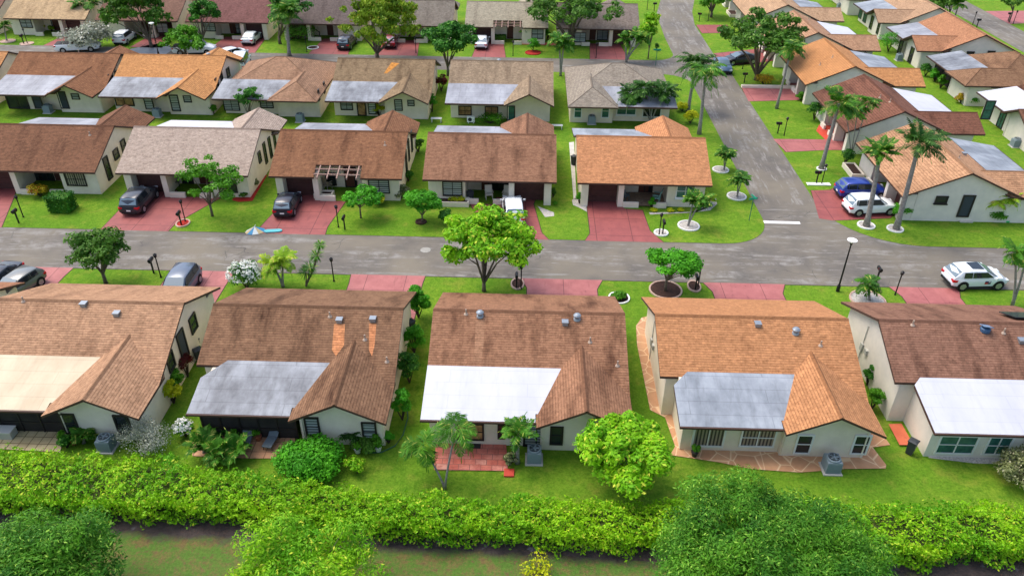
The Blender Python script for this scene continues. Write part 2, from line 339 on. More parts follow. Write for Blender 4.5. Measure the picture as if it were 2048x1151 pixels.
for p_, l in (([(1638, 437), (1665, 441), (1780, 436), (1800, 415), (1760, 365), (1700, 360), (1660, 380), (1622, 381)], 'red driveway under the two parked SUVs'),
            ([(1546, 278), (1572, 304), (1655, 300), (1700, 300), (1690, 278), (1640, 279)], 'narrow red driveway crossing to the brown house'),
            ([(1482, 173), (1497, 203), (1600, 200), (1600, 160), (1555, 175)], 'red driveway beside the leaning palm'),
            ([(1392, 50), (1404, 67), (1450, 66), (1455, 50)], 'small red driveway near the top'),
            ([(1428, 107), (1442, 133), (1500, 128), (1560, 120), (1545, 95)], 'red driveway behind the broad tree')):
    drive(p_, l, PINK if 'narrow' in l or 'beside' in l else RED, px=True)
sheet('walkway', [(1638, 250), (1632, 262), (1650, 279), (1668, 279), (1700, 262), (1690, 250)], .02, BRIGHT)
for xs, l in (((-67.7, -62.2), 'a'), ((-55.5, -51), 'b'), ((-44.5, -37.6), 'c'), ((-30.2, -24.8), 'd'), ((-21.2, -15.3), 'e'), ((-7.8, -3.2), 'f'), ((8.3, 13.6), 'g')):
    drive([(xs[0], 105.5 if xs[0] > -50 else 107), (xs[1], 105.5 if xs[0] > -50 else 107), (xs[1]-.6, 112.9), (xs[0]+.4, 112.9)], 'red driveway on the back street')
sheet('garden_bed', [(-1.9, 112.9), (4.2, 112.9), (4.0, 111.6), (-1.0, 111.8)], .012, BRIGHT, px=False)
drive([(76.2, 128), (95, 132), (95, 138), (76.2, 136)], 'pink driveway across the far right road', PINK); drive([(76.2, 112), (95, 110), (95, 116), (76.2, 118)], 'pink driveway at the right edge', PINK)
# patios
FLAG = flagstone('flagstone', (200, 154, 114), (186, 138, 100), (216, 184, 144), 1.0)
sheet('flagstone_patio', [(1300, 632), (1283, 636), (1272, 652), (1274, 690), (1300, 820), (1330, 835), (1350, 893), (1340, 910), (1440, 925), (1500, 938), (1600, 945), (1690, 938), (1771, 937), (1772, 930), (1745, 895), (1780, 890), (1762, 865), (1600, 850), (1400, 800), (1315, 800), (1300, 700)], .05, FLAG)
sheet('tiled_patio', [(0, 858), (100, 858), (135, 862), (120, 905), (0, 898)], .05, paving('beige_tiles', (206, 190, 146), (186, 168, 126), (150, 140, 120), .55))
sheet('tiled_patio', [(385, 865), (590, 868), (590, 917), (500, 917), (385, 912)], .05, paving('salmon_tiles', (206, 158, 118), (190, 140, 104), (176, 168, 160), .8))
def brickpatio():
    t = NT('red_pavers'); p = t.pos
    br = t.n('ShaderNodeTexBrick', {'Vector': p, 'Color1': S(196, 104, 86), 'Color2': S(206, 150, 132), 'Mortar': S(120, 86, 78), 'Scale': 1., 'Mortar Size': .02, 'Brick Width': .62, 'Row Height': .42})
    c = t.mix(t.ramp(t.noise(p, 2, 5, .7), .4, .7), br.outputs[0], S(158, 78, 66)); t.col(c); t.set(Roughness=.8); return t.m
sheet('paver_patio', [(872, 884), (1012, 884), (1016, 942), (868, 940)], .05, brickpatio())
sheet('gravel_strip', [(1850, 900), (2048, 902), (2048, 928), (1950, 926), (1858, 915)], .012, M('white_gravel', S(206, 202, 194), S(150, 144, 136), 9, .9, bump=.8))
sheet('brick_landing', [(1776, 850), (1802, 849), (1826, 892), (1798, 892)], .12, paving('terracotta', (206, 110, 74), (186, 90, 60)))
sheet('gravel_bed', [(1075, 412), (1108, 425), (1108, 432), (1090, 434)], .012, M('white_gravel', S(206, 202, 194), S(150, 144, 136), 9))
sheet('gravel_bed', [(1144, 400), (1158, 392), (1172, 405), (1174, 424), (1160, 416), (1146, 410)], .02, M('white_gravel', S(206, 202, 194), S(150, 144, 136), 9))
sheet('gravel_bed', [(1298, 425), (1395, 424), (1418, 400), (1432, 396), (1434, 408), (1420, 421), (1375, 426), (1300, 429)], .02, M('white_gravel', S(206, 202, 194), S(150, 144, 136), 9))
sheet('side_path', [(1138, 285), (1148, 284), (1152, 380), (1153, 400), (1147, 398)], .02, M('pale_slab', S(206, 202, 192), S(186, 182, 170), 2, .8))
sheet('mulch_bed', [(500, 375), (515, 352), (535, 350), (505, 402), (478, 404), (462, 400), (470, 395), (495, 395)], .02, M('red_mulch', S(176, 44, 32), S(140, 34, 28), 6, .9, bump=.8))
sheet('porch_floor', [(1235, 413), (1330, 415), (1328, 388), (1240, 386)], .14, flagstone('porch_stone', (166, 140, 112), (140, 116, 96), (120, 104, 90), 1.6))
# ---------------------------------------------------------------- houses
ZE, ZR, RUN = 2.5, 4.78, 5.24; SL = (ZR-ZE)/RUN
def basis(side, W):
    return {'F': ('y', -1), 'B': ('y', 1), 'P': ('x', 1), 'N': ('x', -1)}[side]
def opening(root, side, val, a, z, wd, ht, st='d', fr=None, kind='window', mull=1, sill=False):
    """a = coordinate along the wall, z = centre height"""
    ax, sg = basis(side, 0)
    if ax == 'y': C = Vector((a, val, z)); U = Vector((1, 0, 0)); N = Vector((0, sg, 0))
    else: C = Vector((val, a, z)); U = Vector((0, 1, 0)); N = Vector((sg, 0, 0))
    Z = Vector((0, 0, 1)); f = .05 if kind == 'window' else .06; mb = MB(); fr = fr or DARKFR
    for s_ in (-1, 1):
        mb.obox(C+U*s_*(wd/2)+N*.03, U*f, N*.05, Z*(ht/2+f)); mb.obox(C+Z*s_*(ht/2)+N*.031, U*(wd/2-f), N*.048, Z*f)
    for i in range(1, mull+1): mb.obox(C+U*(-wd/2+wd*i/(mull+1))+N*.03, U*.03, N*.03, Z*(ht/2-f))
    if kind == 'window': mb.obox(C+N*.032, U*(wd/2-f), N*.028, Z*.022)
    if sill: mb.obox(C-Z*(ht/2+.1)+N*.07, U*(wd/2+.12), N*.09, Z*.05, 0)
    o = mb.build(kind, [fr], root); p = MB(); p.obox(C+N*.012, U*(wd/2-f*.8), N*.012, Z*(ht/2-f*.8)); p.build('pane', PANES[st], o)
    return o
def house(cat, X, Y, rz, W=11.78, ws=1, fs=1, roof=(160, 100, 80), flat='grey', label='', stain=.6, hip=False, fx0=.0, cham=0, D=12.6,
          wing=2.7, px=(), vents=(), fgable=False, lanai=None, front=True, group=None, pergola=False, wall=None, trim=None, seed=0, streaks=(), wo=.42, whip=False, row=.17, flong=None, backwall=11.9, ridge_cap=True):
    """local: x along the front, y from the front eave (0) to the rear"""
    wall = wall or WALL; trim = trim or TRIM
    root = empty('house', (X, Y, 0), rz); tag(root, label, 'house', group)
    T = lambda l, y, z: (ws*(l-W/2), y, z); Tf = lambda l, y, z: (fs*(l-W/2), y, z)
    rm = roofmat('shingles', roof, stain, seed or (X*.37+Y*.11), row=row)
    fm = {'grey': lambda: flatmat('grey_flat_roof', (130, 133, 140), (166, 170, 177), .5), 'white': lambda: flatmat('white_flat_roof', (196, 198, 204), (184, 187, 196), .5, .35),
          'dark': lambda: flatmat('dark_flat_roof', (96, 100, 106), (156, 162, 168), .6), 'beige': lambda: flatmat('beige_flat_roof', (204, 188, 158), (182, 162, 132), .4, .5),
          'blue': lambda: flatmat('pale_blue_flat_roof', (122, 130, 138), (164, 172, 180), .6, .9)}[flat]()
    zr = lambda y: ZR-SL*abs(y-RUN)
    R = MB(); wl = W-2*wing; ye = RUN+5.05; yf = 8.82; zw = ZE+.05+wing*.48; yend = D+.5
    sw = .48
    if not hip:
        if pergola:
            a, b = 4.0, 8.1; yn = 1.35
            R.slab([Tf(0, 0, ZE), Tf(a, 0, ZE), Tf(a, yn, zr(yn)), Tf(b, yn, zr(yn)), Tf(b, 0, ZE), Tf(W, 0, ZE), Tf(W, RUN, ZR), Tf(0, RUN, ZR)])
        else: R.slab([T(0, 0, ZE), T(W, 0, ZE), T(W, RUN, ZR), T(0, RUN, ZR)])
        R.slab([T(0, RUN, ZR), T(W, RUN, ZR), T(W, ye, zr(ye)), T(wl-.1, ye, zr(ye)), T(wl-.1, yf+.3, zr(yf+.3)), T(0, yf+.3, zr(yf+.3))])
        if fgable:   # cross gable over the garage side of the front
            a, b = fgable; m_ = (a+b)/2; zt = ZE+1.25
            for e_ in (a, b): R.slab([T(m_, -1.4, zt), T(m_, 3.4, zt), T(e_, 3.4, ZE+.02), T(e_, -1.4, ZE+.02)])
    else:
        k = RUN
        R.slab([T(0, 0, ZE), T(W, 0, ZE), T(W-k, RUN, ZR), T(k, RUN, ZR)])
        R.slab([T(k, RUN, ZR), T(W-k, RUN, ZR), T(W-.2, ye, zr(ye)), T(.2, ye, zr(ye))])
        R.slab([T(0, 0, ZE), T(k, RUN, ZR), T(.0, 2*RUN, ZE)]); R.slab([T(W, 0, ZE), T(W-k, RUN, ZR), T(W, 2*RUN, ZE)])
    xr = W-wing; y0 = RUN+.9; ze = ZE+.05
    if whip or hip:
        R.slab([T(xr, y0, zw), T(xr, yend-wing, zw), T(xr-wing, yend, ze), T(xr-wing, y0, ze)]); R.slab([T(xr, y0, zw), T(xr, yend-wing, zw), T(xr+wing, yend, ze), T(xr+wing, y0, ze)])
        R.slab([T(xr, yend-wing, zw), T(xr-wing, yend, ze), T(xr+wing, yend, ze)])
    else:
        for s_ in (-1, 1): R.slab([T(xr, y0, zw), T(xr, yend, zw), T(xr+s_*wing, yend, ze), T(xr+s_*wing, y0+(.0 if s_ < 0 else 2.6), ze)] if s_ < 0 else [T(xr, y0, zw), T(xr, yend, zw), T(W, yend, ze), T(W, 9.6, ze), T(xr+.9, y0, zw-.9*sw)])
    ro = R.build('roof', [rm, trim], root)
    c = MB()   # ridge caps
    capm = roofmat('ridge_shingles', tuple(min(255, x*1.06) for x in roof), stain*.4, seed+3, row=.3)
    def cap(p, q, wd=.17):
        p, q = Vector(p), Vector(q); d = (q-p).normalized(); sd_ = d.cross(Vector((0, 0, 1))).normalized()
        n_ = max(2, int((q-p).length/.9)); 
        c.ext([p+sd_*wd-Vector((0, 0, .06)), p+Vector((0, 0, .035)), p-sd_*wd-Vector((0, 0, .06))], q-p, 0)
    if ridge_cap:
        if not hip: cap(T(0, RUN, ZR), T(W, RUN, ZR)); 
        else:
            cap(T(k, RUN, ZR), T(W-k, RUN, ZR), .12)
            for e_, q_ in ((T(k, RUN, ZR), T(0, 0, ZE)), (T(W-k, RUN, ZR), T(W, 0, ZE)), (T(k, RUN, ZR), T(.1, 2*RUN-.1, ZE+.02)), (T(W-k, RUN, ZR), T(W-.1, 2*RUN-.1, ZE+.02))): cap(e_, q_, .12)
        ys = RUN+(ZR-zw)/SL
        cap(T(xr, ys-.05, zw), T(xr, yend-(wing if (whip or hip) else 0), zw), .14)
        if whip or hip:
            for s_ in (-1, 1): cap(T(xr, yend-wing, zw), T(xr+s_*wing, yend, ze), .12)
        if fgable: cap(T((fgable[0]+fgable[1])/2, -1.4, ZE+1.25), T((fgable[0]+fgable[1])/2, 3.0, ZE+1.25))
        c.build('ridge_cap', [capm], ro)
    # flat roof over the rear room
    f1 = wl-.03; zf0, zf1 = zr(yf)+.03, ZE-.01; zz = lambda y: zf0+(zf1-zf0)*(y-yf)/(D-yf)
    FR = MB(); pol = ([(fx0, yf+cham*1.1), (fx0+cham, yf)] if cham else [(fx0, yf)])+[(W-wing-1.25, yf), (W-wing-1.95, D-.6), (f1, D-.55), (f1, D), (fx0+(.0), D)]
    FR.slab([T(l, y, zz(y)) for l, y in pol], .2)
    FR.build('flat_roof', [fm, trim], root)
    # walls
    Wm = MB(); e = .1
    def prism(l0, l1, ya, yb, m=0, tf=T):
        ys_ = [ya]+[v for v in (RUN,) if ya < v < yb]+[yb]
        pr = [tf(l0, ya, 0)]+[tf(l0, y, zr(y)-e) for y in ys_]+[tf(l0, yb, 0)]
        q = Vector(tf(l1, 0, 0))-Vector(tf(l0, 0, 0)); Wm.ext(pr, q, m)
    i0 = .4
    if hip: Wm.box(-W/2+i0, W/2-i0, .9, 9.4, 0, ZE+.1)
    elif front:
        prism(i0, 4.0, 1.5, 9.0, tf=Tf); prism(3.99, 8.1, 3.3, 9.0, tf=Tf); prism(8.09, W-i0, .75, 9.0, tf=Tf)
    else: prism(i0, W-i0, .8, 9.0)
    if front or hip:
        yb = .45
        for l in ((.42, 1.05), (3.72, 4.2)) if not hip else ():
            Wm.ext([Tf(l[0], yb, 0), Tf(l[1], yb, 0), Tf(l[1], 1.48, 0), Tf(l[0], 1.48, 0)], (0, 0, ZE+.0))
        if not hip:
            for l in ((4.22, 5.6), (6.9, 8.08)): Wm.ext([Tf(l[0], yb-.1, 0), Tf(l[1], yb-.1, 0), Tf(l[1], yb+.12, 0), Tf(l[0], yb+.12, 0)], (0, 0, .5))
            gd = MB()
            for i in range(4): gd.ext([Tf(1.07, 1.40, .03+i*.55), Tf(3.70, 1.40, .03+i*.55), Tf(3.70, 1.47, .03+i*.55), Tf(1.07, 1.47, .03+i*.55)], (0, 0, .53))
            gd.build('garage_door', [GARAGE], root)
            d = MB(); d.ext([Tf(5.9, 3.22, .05), Tf(6.8, 3.22, .05), Tf(6.8, 3.29, .05), Tf(5.9, 3.29, .05)], (0, 0, 2.05)); d.build('door', [WOODD], root)
    # rear rooms
    yb1 = backwall
    if lanai:   # screened porch under the flat roof
        la, lb = lanai
        Wm.ext([T(fx0+.35, 8.9, 0), T(wl+.2, 8.9, 0), T(wl+.2, 9.6, 0), T(fx0+.35, 9.6, 0)], (0, 0, 2.95))
        s2 = MB(); s2.ext([T(la, 11.8, .05), T(lb, 11.8, .05), T(lb, 11.83, .05), T(la, 11.83, .05)], (0, 0, 2.45)); s2.ext([T(la, 9.7, .05), T(la, 11.8, .05), T(la+.03, 11.8, .05), T(la+.03, 9.7, .05)], (0, 0, 2.5))
        so_ = s2.build('screen', [SCREEN], root); po = MB(); n_ = 5
        for i in range(n_+1):
            l = la+(lb-la)*i/n_; po.ext([T(l-.04, 11.78, 0), T(l+.04, 11.78, 0), T(l+.04, 11.88, 0), T(l-.04, 11.88, 0)], (0, 0, 2.5))
        po.ext([T(la, 11.79, .75), T(lb, 11.79, .75), T(lb, 11.87, .75), T(la, 11.87, .75)], (0, 0, .06)); po.build('screen_frame', [DARKFR], so_)
    else:
        Wm.ext([T(fx0+.38, 8.9, 0), T(fx0+.38, 8.9, zz(8.9)-e), T(fx0+.38, yb1, zz(yb1)-e), T(fx0+.38, yb1, 0)], Vector(T(wl+.3, 0, 0))-Vector(T(fx0+.38, 0, 0)))
    wy = D-wo; a_, b_ = wl+.3, W-.37
    if hip or whip: Wm.ext([T(a_, 8.8, 0), T(b_, 8.8, 0), T(b_, wy, 0), T(a_, wy, 0)], (0, 0, ZE+.1))
    else: Wm.ext([T(a_, 8.8, 0), T(a_, 8.8, zw-(xr-a_)*sw-e), T(xr, 8.8, zw-e), T(b_, 8.8, zw-(b_-xr)*sw-e), T(b_, 8.8, 0)], (0, wy-8.8, 0))
    if fgable: a, b = fgable; Wm.ext([T(a+.3, -.9, 0), T(a+.3, -.9, ZE), T((a+b)/2, -.9, ZE+1.15), T(b-.3, -.9, ZE), T(b-.3, -.9, 0)], (0, (1.75), 0))
    Wm.build('wall', [wall], root)
    # gutter along the rear flat edge
    gt = MB(); gt.ext([T(fx0-.02, D+.01, zf1-.13), T(f1, D+.01, zf1-.13), T(f1, D+.1, zf1-.13), T(fx0-.02, D+.1, zf1-.13)], (0, 0, .12)); gt.build('gutter', [trim], root)
    # openings given by where they are seen on their wall
    cz, sz = math.cos(-rz), math.sin(-rz)
    def loc(p): x, y = p[0]-X, p[1]-Y; return np.array([x*cz-y*sz, x*sz+y*cz, p[2]])
    o0 = loc(CAM); vals = {'B': wy+.005, 'C': yb1+.005, 'L': 11.84, 'P': W/2-(.37 if ws > 0 else .4), 'N': -(W/2-(.37 if ws < 0 else .4)), 'G': 1.5, 'Q': 3.295, 'D': .745}
    for s_ in px:
        sd_, x_, y_, wd, ht = s_[:5]; st = s_[5] if len(s_) > 5 else 'd'; opt = s_[6] if len(s_) > 6 else ''
        v = vals[sd_]; d = ray(x_, y_); d = np.array([d[0]*cz-d[1]*sz, d[0]*sz+d[1]*cz, d[2]])
        i = 0 if sd_ in 'PN' else 1; t = (v-o0[i])/d[i]; h = o0+d*t
        side = {'B': 'B', 'C': 'B', 'L': 'B', 'P': 'P', 'N': 'N', 'G': 'F', 'Q': 'F', 'D': 'F'}[sd_]
        z = max(h[2], ht/2+.06); z = min(z, 2.35-ht/2) if sd_ not in 'PN' else z
        kind = 'sliding_door' if 'S' in opt else ('door' if 'O' in opt else 'window')
        opening(root, side, v, float(h[1-i]), float(z), wd, ht, st, WHITEFR if 'w' in opt else DARKFR, kind, mull=1 if wd > 1.0 else 0, sill='l' in opt)
    for col_, poly in streaks:
        P_ = []
        for x_, y_ in poly:
            d = ray(x_, y_); d = np.array([d[0]*cz-d[1]*sz, d[0]*sz+d[1]*cz, d[2]]); z0, s1 = ZR+SL*RUN, -SL
            h = o0+d*((z0+s1*o0[1]-o0[2])/(d[2]-s1*d[1])); P_.append((h[0], h[1], h[2]+.008))
        sm = MB(); sm.slab(P_, .006); sm.build('washed_streak', [roofmat('washed_shingles', col_, .25, seed+5), trim], ro)
    for l_ in (wl+.42, W-.5): dp = MB(); dp.box(*sorted((T(l_-.04, 0, 0)[0], T(l_+.04, 0, 0)[0])), wy+.004, wy+.07, .1, ZE-.02); dp.build('downpipe', [wall], root)
    mbx = MB(); xs_ = -ws*(W/2-.4)
    for y_, h_, z_ in ((3.6, .5, 1.3), (4.3, .35, 1.5)): mbx.box(*sorted((xs_-ws*.002, xs_-ws*.14)), y_, y_+.32, z_, z_+h_)
    mbx.tube([(xs_-ws*.05, 3.75, .1), (xs_-ws*.05, 3.75, 3.2)], .03, 6)
    mbx.build('meter_box', [M('meter_grey', S(176, 176, 168), rough=.5)], root)
    for t_, x_, y_ in vents:
        d = ray(x_, y_); d = np.array([d[0]*cz-d[1]*sz, d[0]*sz+d[1]*cz, d[2]])
        best = None
        for z0, s1 in ((ZR+SL*RUN, -SL), (ZR-SL*RUN, SL)):
            t = (z0+s1*o0[1]-o0[2])/(d[2]-s1*d[1]); h = o0+d*t
            if t > 0 and abs(h[0]) < W/2 and h[2] < ZR+.05 and (h[1] > RUN) == (s1 < 0): best = h
        if best is None: continue
        v = MB(); bx, by, bz = best; bz -= .05
        if t_ == 'b': v.box(bx-.16, bx+.16, by-.16, by+.16, bz, bz+.2); v.box(bx-.2, bx+.2, by-.2, by+.2, bz+.2, bz+.26); v.build('roof_vent', [METAL], ro)
        elif t_ == 'r': v.lathe([(.24, 0), (.2, .1), (.14, .12), (.14, .22), (.22, .24), (.24, .32), (.16, .4), (.03, .43)], (bx, by, bz), 14); v.build('turbine_vent', [METAL], ro, smooth=False)
        elif t_ == 'p': v.tube([(bx, by, bz-.05), (bx, by, bz+.38)], .05, 8); v.lathe([(.16, .02), (.07, .12)], (bx, by, bz), 8); v.build('vent_pipe', [M('pale_lead', S(170, 150, 132), rough=.6)], ro)
        elif t_ == 's': v.lathe([(.3, 0), (.3, .2), (.24, .24)], (bx, by, bz), 14); q = v.build('solar_vent', [M('blue_vent', S(62, 92, 124), rough=.4)], ro); v = MB(); v.obox((bx, by, bz+.36), (.28, 0, .04), (0, .28, .1), (0, 0, .02)); v.build('solar_panel', [M('panel_glass', S(120, 150, 180), rough=.15)], q)
    if pergola:
        pg = MB()
        for i in range(5): l = 4.35+i*.86; pg.ext([Tf(l, -.35, ZE-.02), Tf(l+.1, -.35, ZE-.02), Tf(l+.1, 1.4, ZE+.42), Tf(l, 1.4, ZE+.42)], (0, 0, .16))
        for y in (.1, .8): pg.ext([Tf(4.02, y, ZE+.12+SL*y*.6), Tf(8.08, y, ZE+.12+SL*y*.6), Tf(8.08, y+.1, ZE+.12+SL*y*.6), Tf(4.02, y+.1, ZE+.12+SL*y*.6)], (0, 0, .12))
        pg.build('pergola', [M('pergola_beam', S(150, 122, 110), rough=.7)], root)
    return root
PI = math.pi
XN = [-20.96+13.6*i-5.89 for i in range(-1, 5)]   # near row centres
G1 = 'houses of the near row'; YN = 44.18
house('h', XN[0], YN, PI, ws=-1, fs=1, roof=(176, 118, 92), label='house at the left edge of the near row, only its roof corner in view', group=G1)
house('h', XN[1], YN, PI, ws=-1, fs=1, roof=(196, 140, 108), flat='beige', D=12.7, lanai=(.3, 6.3), seed=1, stain=.45,
      label='near row house with tan shingles and a beige flat rear roof', group=G1, vents=[('b', 168, 610), ('b', 234, 629), ('p', 47, 602)],
      px=[('B', 140, 846, .78, 1.45), ('B', 247, 849, .78, 1.45), ('N', 386, 646, .9, 1.1), ('N', 365, 690, .9, 2.0, 's', 'O'), ('N', 341, 722, .8, 1.1)])
house('h', XN[2], YN, PI, ws=-1, fs=1, roof=(146, 102, 80), flat='dark', D=12.6, fx0=.6, cham=1.2, lanai=(.9, 6.3), seed=2, stain=.8,
      label='near row house with reddish brown shingles, grey flat roof and orange stains below its vents', group=G1, vents=[('b', 679, 642), ('b', 746, 640), ('p', 660, 632), ('p', 730, 678), ('p', 774, 722)], streaks=[((226, 140, 92), [(668, 648), (690, 648), (688, 690), (672, 712), (664, 700)]), ((220, 134, 88), [(738, 647), (753, 647), (749, 690), (744, 712), (738, 700)])],
      px=[('B', 625, 852, .75, 1.35, 'b'), ('B', 739, 862, .75, 1.35, 'b')])
house('h', XN[3], YN, PI, ws=-1, fs=1, roof=(164, 112, 88), flat='white', D=12.6, seed=3, stain=.8,
      label='near row house with brown shingles, white flat roof and a red paver patio', group=G1, vents=[('r', 960, 631), ('r', 1154, 637), ('b', 1130, 647), ('p', 932, 627), ('p', 1180, 683), ('p', 1235, 730)], streaks=[((176, 124, 98), [(951, 640), (969, 640), (967, 690), (962, 724), (945, 724), (950, 690)])],
      px=[('C', 940, 862, 1.5, 1.2, 'y'), ('C', 1003, 862, .35, 1.0), ('C', 1073, 870, 1.4, 1.9, 'b', 'S'), ('B', 1113, 870, .65, 1.3)])
house('h', XN[4], YN, PI, ws=-1, fs=1, roof=(204, 132, 88), flat='blue', D=12.6, fx0=.7, cham=.9, seed=4, stain=.15,
      label='near row house with bright orange shingles and a flagstone path and patio', group=G1, vents=[('b', 1515, 650), ('r', 1591, 665), ('p', 1641, 690)],
      px=[('C', 1417, 873, 1.75, 1.4, 'c', 'Sw'), ('C', 1516, 874, 1.9, 1.35, 'c', 'w'), ('B', 1607, 887, .85, 1.4, 'd', 'w'), ('B', 1721, 888, .85, 1.4, 'd', 'w')])
house('h', XN[5], YN, PI, ws=-1, fs=1, roof=(150, 102, 86), flat='white', D=12.6, fx0=1.0, cham=.5, seed=5, stain=.7, wall=WALL2,
      label='near row house cut by the right edge, dark brown shingles and white flat roof', group=G1, vents=[('p', 1825, 649), ('s', 1970, 660), ('p', 2007, 665), ('b', 2042, 683)],
      px=[('C', 1913, 888, 2.1, 1.35, 't', 'w'), ('C', 1996, 890, 1.3, 1.35, 't', 'w')])
XO = [-38.14+13.6*i-5.89 for i in range(5)]; YO = 61.79; G2 = 'houses across the street'
house('h', XO[0], YO, 0, ws=1, fs=1, roof=(136, 88, 68), flat='grey', label='reddish brown roofed house across the street at the left edge', group=G2, seed=6, vents=[('p', 180, 270)],
      px=[('P', 215, 336, .8, 2.1), ('P', 232, 308, .9, .9), ('P', 247, 292, .8, 1.2), ('D', 151, 358, 1.75, 1.25, 'c'), ('Q', 68, 351, .9, 1.2), ('Q', 94, 352, 1.2, 2.0, 'd', 'S')])
house('h', XO[1], YO, 0, ws=1, fs=1, roof=(190, 162, 150), flat='white', label='pale pinkish grey roofed house across the street behind a leafy young tree', group=G2, seed=7, stain=.12,
      px=[('P', 519, 314, .6, 1.0), ('P', 530, 306, .55, 2.0), ('P', 540, 295, .55, 2.0), ('P', 549, 282, .55, 1.9), ('Q', 375, 358, 1.0, 1.7), ('D', 455, 372, 1.6, 1.2)])
house('h', XO[2], YO, 0, ws=1, fs=1, roof=(156, 98, 70), flat='grey', pergola=True, label='brown roofed house across the street with a pergola notch over its porch', group=G2, seed=8, stain=.6, vents=[('p', 770, 290)],
      px=[('P', 812, 322, .6, 2.0, 's'), ('P', 817, 300, .6, 2.0, 's'), ('P', 823, 282, .6, 2.0, 's'), ('Q', 662, 358, .9, 1.2), ('Q', 702, 358, 1.0, 1.9, 'd', 'S'), ('D', 758, 372, 1.8, 1.3, 'b')])
house('h', XO[3], YO, 0, ws=1, fs=-1, roof=(158, 108, 86), flat='grey', label='brown roofed house across the street with blue shuttered grid window, garage on the right', group=G2, seed=9, stain=.65,
      px=[('D', 905, 377, 1.7, 1.35, 'b'), ('Q', 998, 374, 1.9, 1.5, 'd')])
house('h', XO[4], YO, 0, ws=1, fs=1, roof=(212, 136, 92), flat='blue', label='bright orange roofed corner house across the street beside the junction', group=G2, seed=10, stain=.1,
      px=[('Q', 1297, 374, .7, 1.0), ('D', 1371, 382, 1.6, 1.3, 't', 'wl')])
# third row, backs towards the camera
G3 = 'houses whose backs face the second row'; Y3 = 93.9
row3 = [(-66.3, 11.8, 1, (206, 136, 86), 'grey', 'orange roofed house cut by the left edge in the third row', False, .2, None),
        (-53.2, 11.9, 1, (158, 98, 68), 'grey', 'rusty brown roofed house with a curved pale hose on its wing, third row', False, .5, (7.2, 11.9)),
        (-40.9, 11.9, 1, (216, 142, 86), 'dark', 'orange roofed house with a blue grey flat roof, third row', False, .1, (7.2, 11.9)),
        (-28.6, 11.6, 1, (174, 128, 104), 'dark', 'hip roofed house with pinkish brown shingles and a white roof box, third row', True, .45, None),
        (-16.4, 11.3, 1, (154, 122, 96), 'dark', 'weathered grey brown roofed house with a bright orange patch by its wing', False, .8, None),
        (-3.1, 11.8, 1, (168, 138, 116), 'grey', 'pale brown roofed house with tan curtained windows, third row', False, .5, None),
        (10.2, 11.8, -1, (164, 144, 132), 'grey', 'hip roofed house with grey shingles behind the clustered palms', True, .3, None)]
wins3 = [[], [('C', 34, 200, 2.3, 1.9, 'd', 'S'), ('B', 74, 200, .9, 1.9, 's'), ('B', 126, 199, .9, 1.9, 's'), ('B', 151, 193, .8, .6, 'b'), ('N', 222, 158, .9, 1.2), ('N', 235, 151, .8, 1.1), ('N', 250, 140, .7, 1.1)],
         [('C', 247, 195, 2.0, 1.7, 'y', 'S'), ('B', 297, 203, .9, 1.7, 'b'), ('B', 350, 206, .9, 1.8, 'b'), ('B', 375, 198, .8, .7, 'b'), ('N', 434, 170, .8, 1.6), ('N', 444, 160, .6, 1.6), ('N', 456, 145, .9, 1.0)],
         [('C', 463, 210, 1.7, 1.2, 'b'), ('C', 533, 205, 1.4, 1.2, 'b'), ('N', 637, 190, .5, 1.2), ('N', 648, 175, .5, 1.2)],
         [('C', 693, 209, 1.3, 1.2, 'b'), ('C', 723, 215, .9, 2.0, 'y', 'O'), ('B', 744, 214, .8, 1.6, 'b'), ('B', 797, 210, .8, 1.2, 'b'), ('B', 822, 206, .7, .6, 'b')],
         [('C', 930, 221, 1.4, 1.0, 'y'), ('C', 983, 222, 1.4, 1.0, 'y'), ('B', 1022, 226, .8, 1.6, 't')],
         [('B', 1156, 222, .8, 1.5, 't', 'w'), ('B', 1211, 222, .8, 1.5, 't', 'w'), ('C', 1253, 218, 2.1, 1.3, 't', 'wl'), ('C', 1304, 220, 2.0, 1.6, 'd', 'Sw')]]
vent3 = [[], [('p', 158, 106)], [('r', 300, 108), ('r', 354, 109), ('p', 376, 110), ('r', 417, 112)], [('b', 556, 122)], [('b', 794, 123)], [('r', 998, 124), ('p', 968, 123)], [('b', 1219, 137), ('b', 1247, 137)]]
for i, (xc, W_, ws_, rc, fl, lb, hp, stn, fg) in enumerate(row3):
    # rotated half a turn: the wing on the world's right is at local -x
    house('h', xc, Y3, PI, W=W_, ws=-ws_, fs=1, roof=rc, flat=fl, label=lb, group=G3, hip=hp, stain=stn, px=wins3[i], vents=vent3[i], seed=20+i, front=False, D=13.1,
          fgable=(W_-6.2, W_-.6) if fg else False, streaks=[((232, 146, 66), [(783, 125), (799, 127), (788, 136), (774, 147), (768, 147)])] if i == 4 else (), wo=1.6, backwall=10.8, wing=2.7)
G4 = 'houses along the back street'; Y4 = 111.3
row4 = [(-82.2, 1, (160, 110, 96), 'brown roofed house cut by the top left corner', -1),
        (-69.1, 1, (204, 166, 130), 'light tan roofed house in the top left corner behind potted plants', -1),
        (-55.9, 1, (140, 98, 86), 'dark brown roofed house behind the drooping dark tree, top left', -1),
        (-43.0, 1, (138, 88, 86), 'maroon roofed house behind the white sedan on the back street', -1),
        (-29.6, 1, (120, 98, 96), 'dark grey roofed house behind the weeping palm, back street', 1),
        (-16.8, 1, (140, 122, 114), 'grey roofed house behind the spreading yellow green tree', -1),
        (-3.3, 1, (176, 158, 140), 'pale grey roofed house with a small front pergola, back street', 1),
        (9.6, 1, (146, 124, 118), 'grey brown roofed house behind the big dark tree on the back street', -1)]
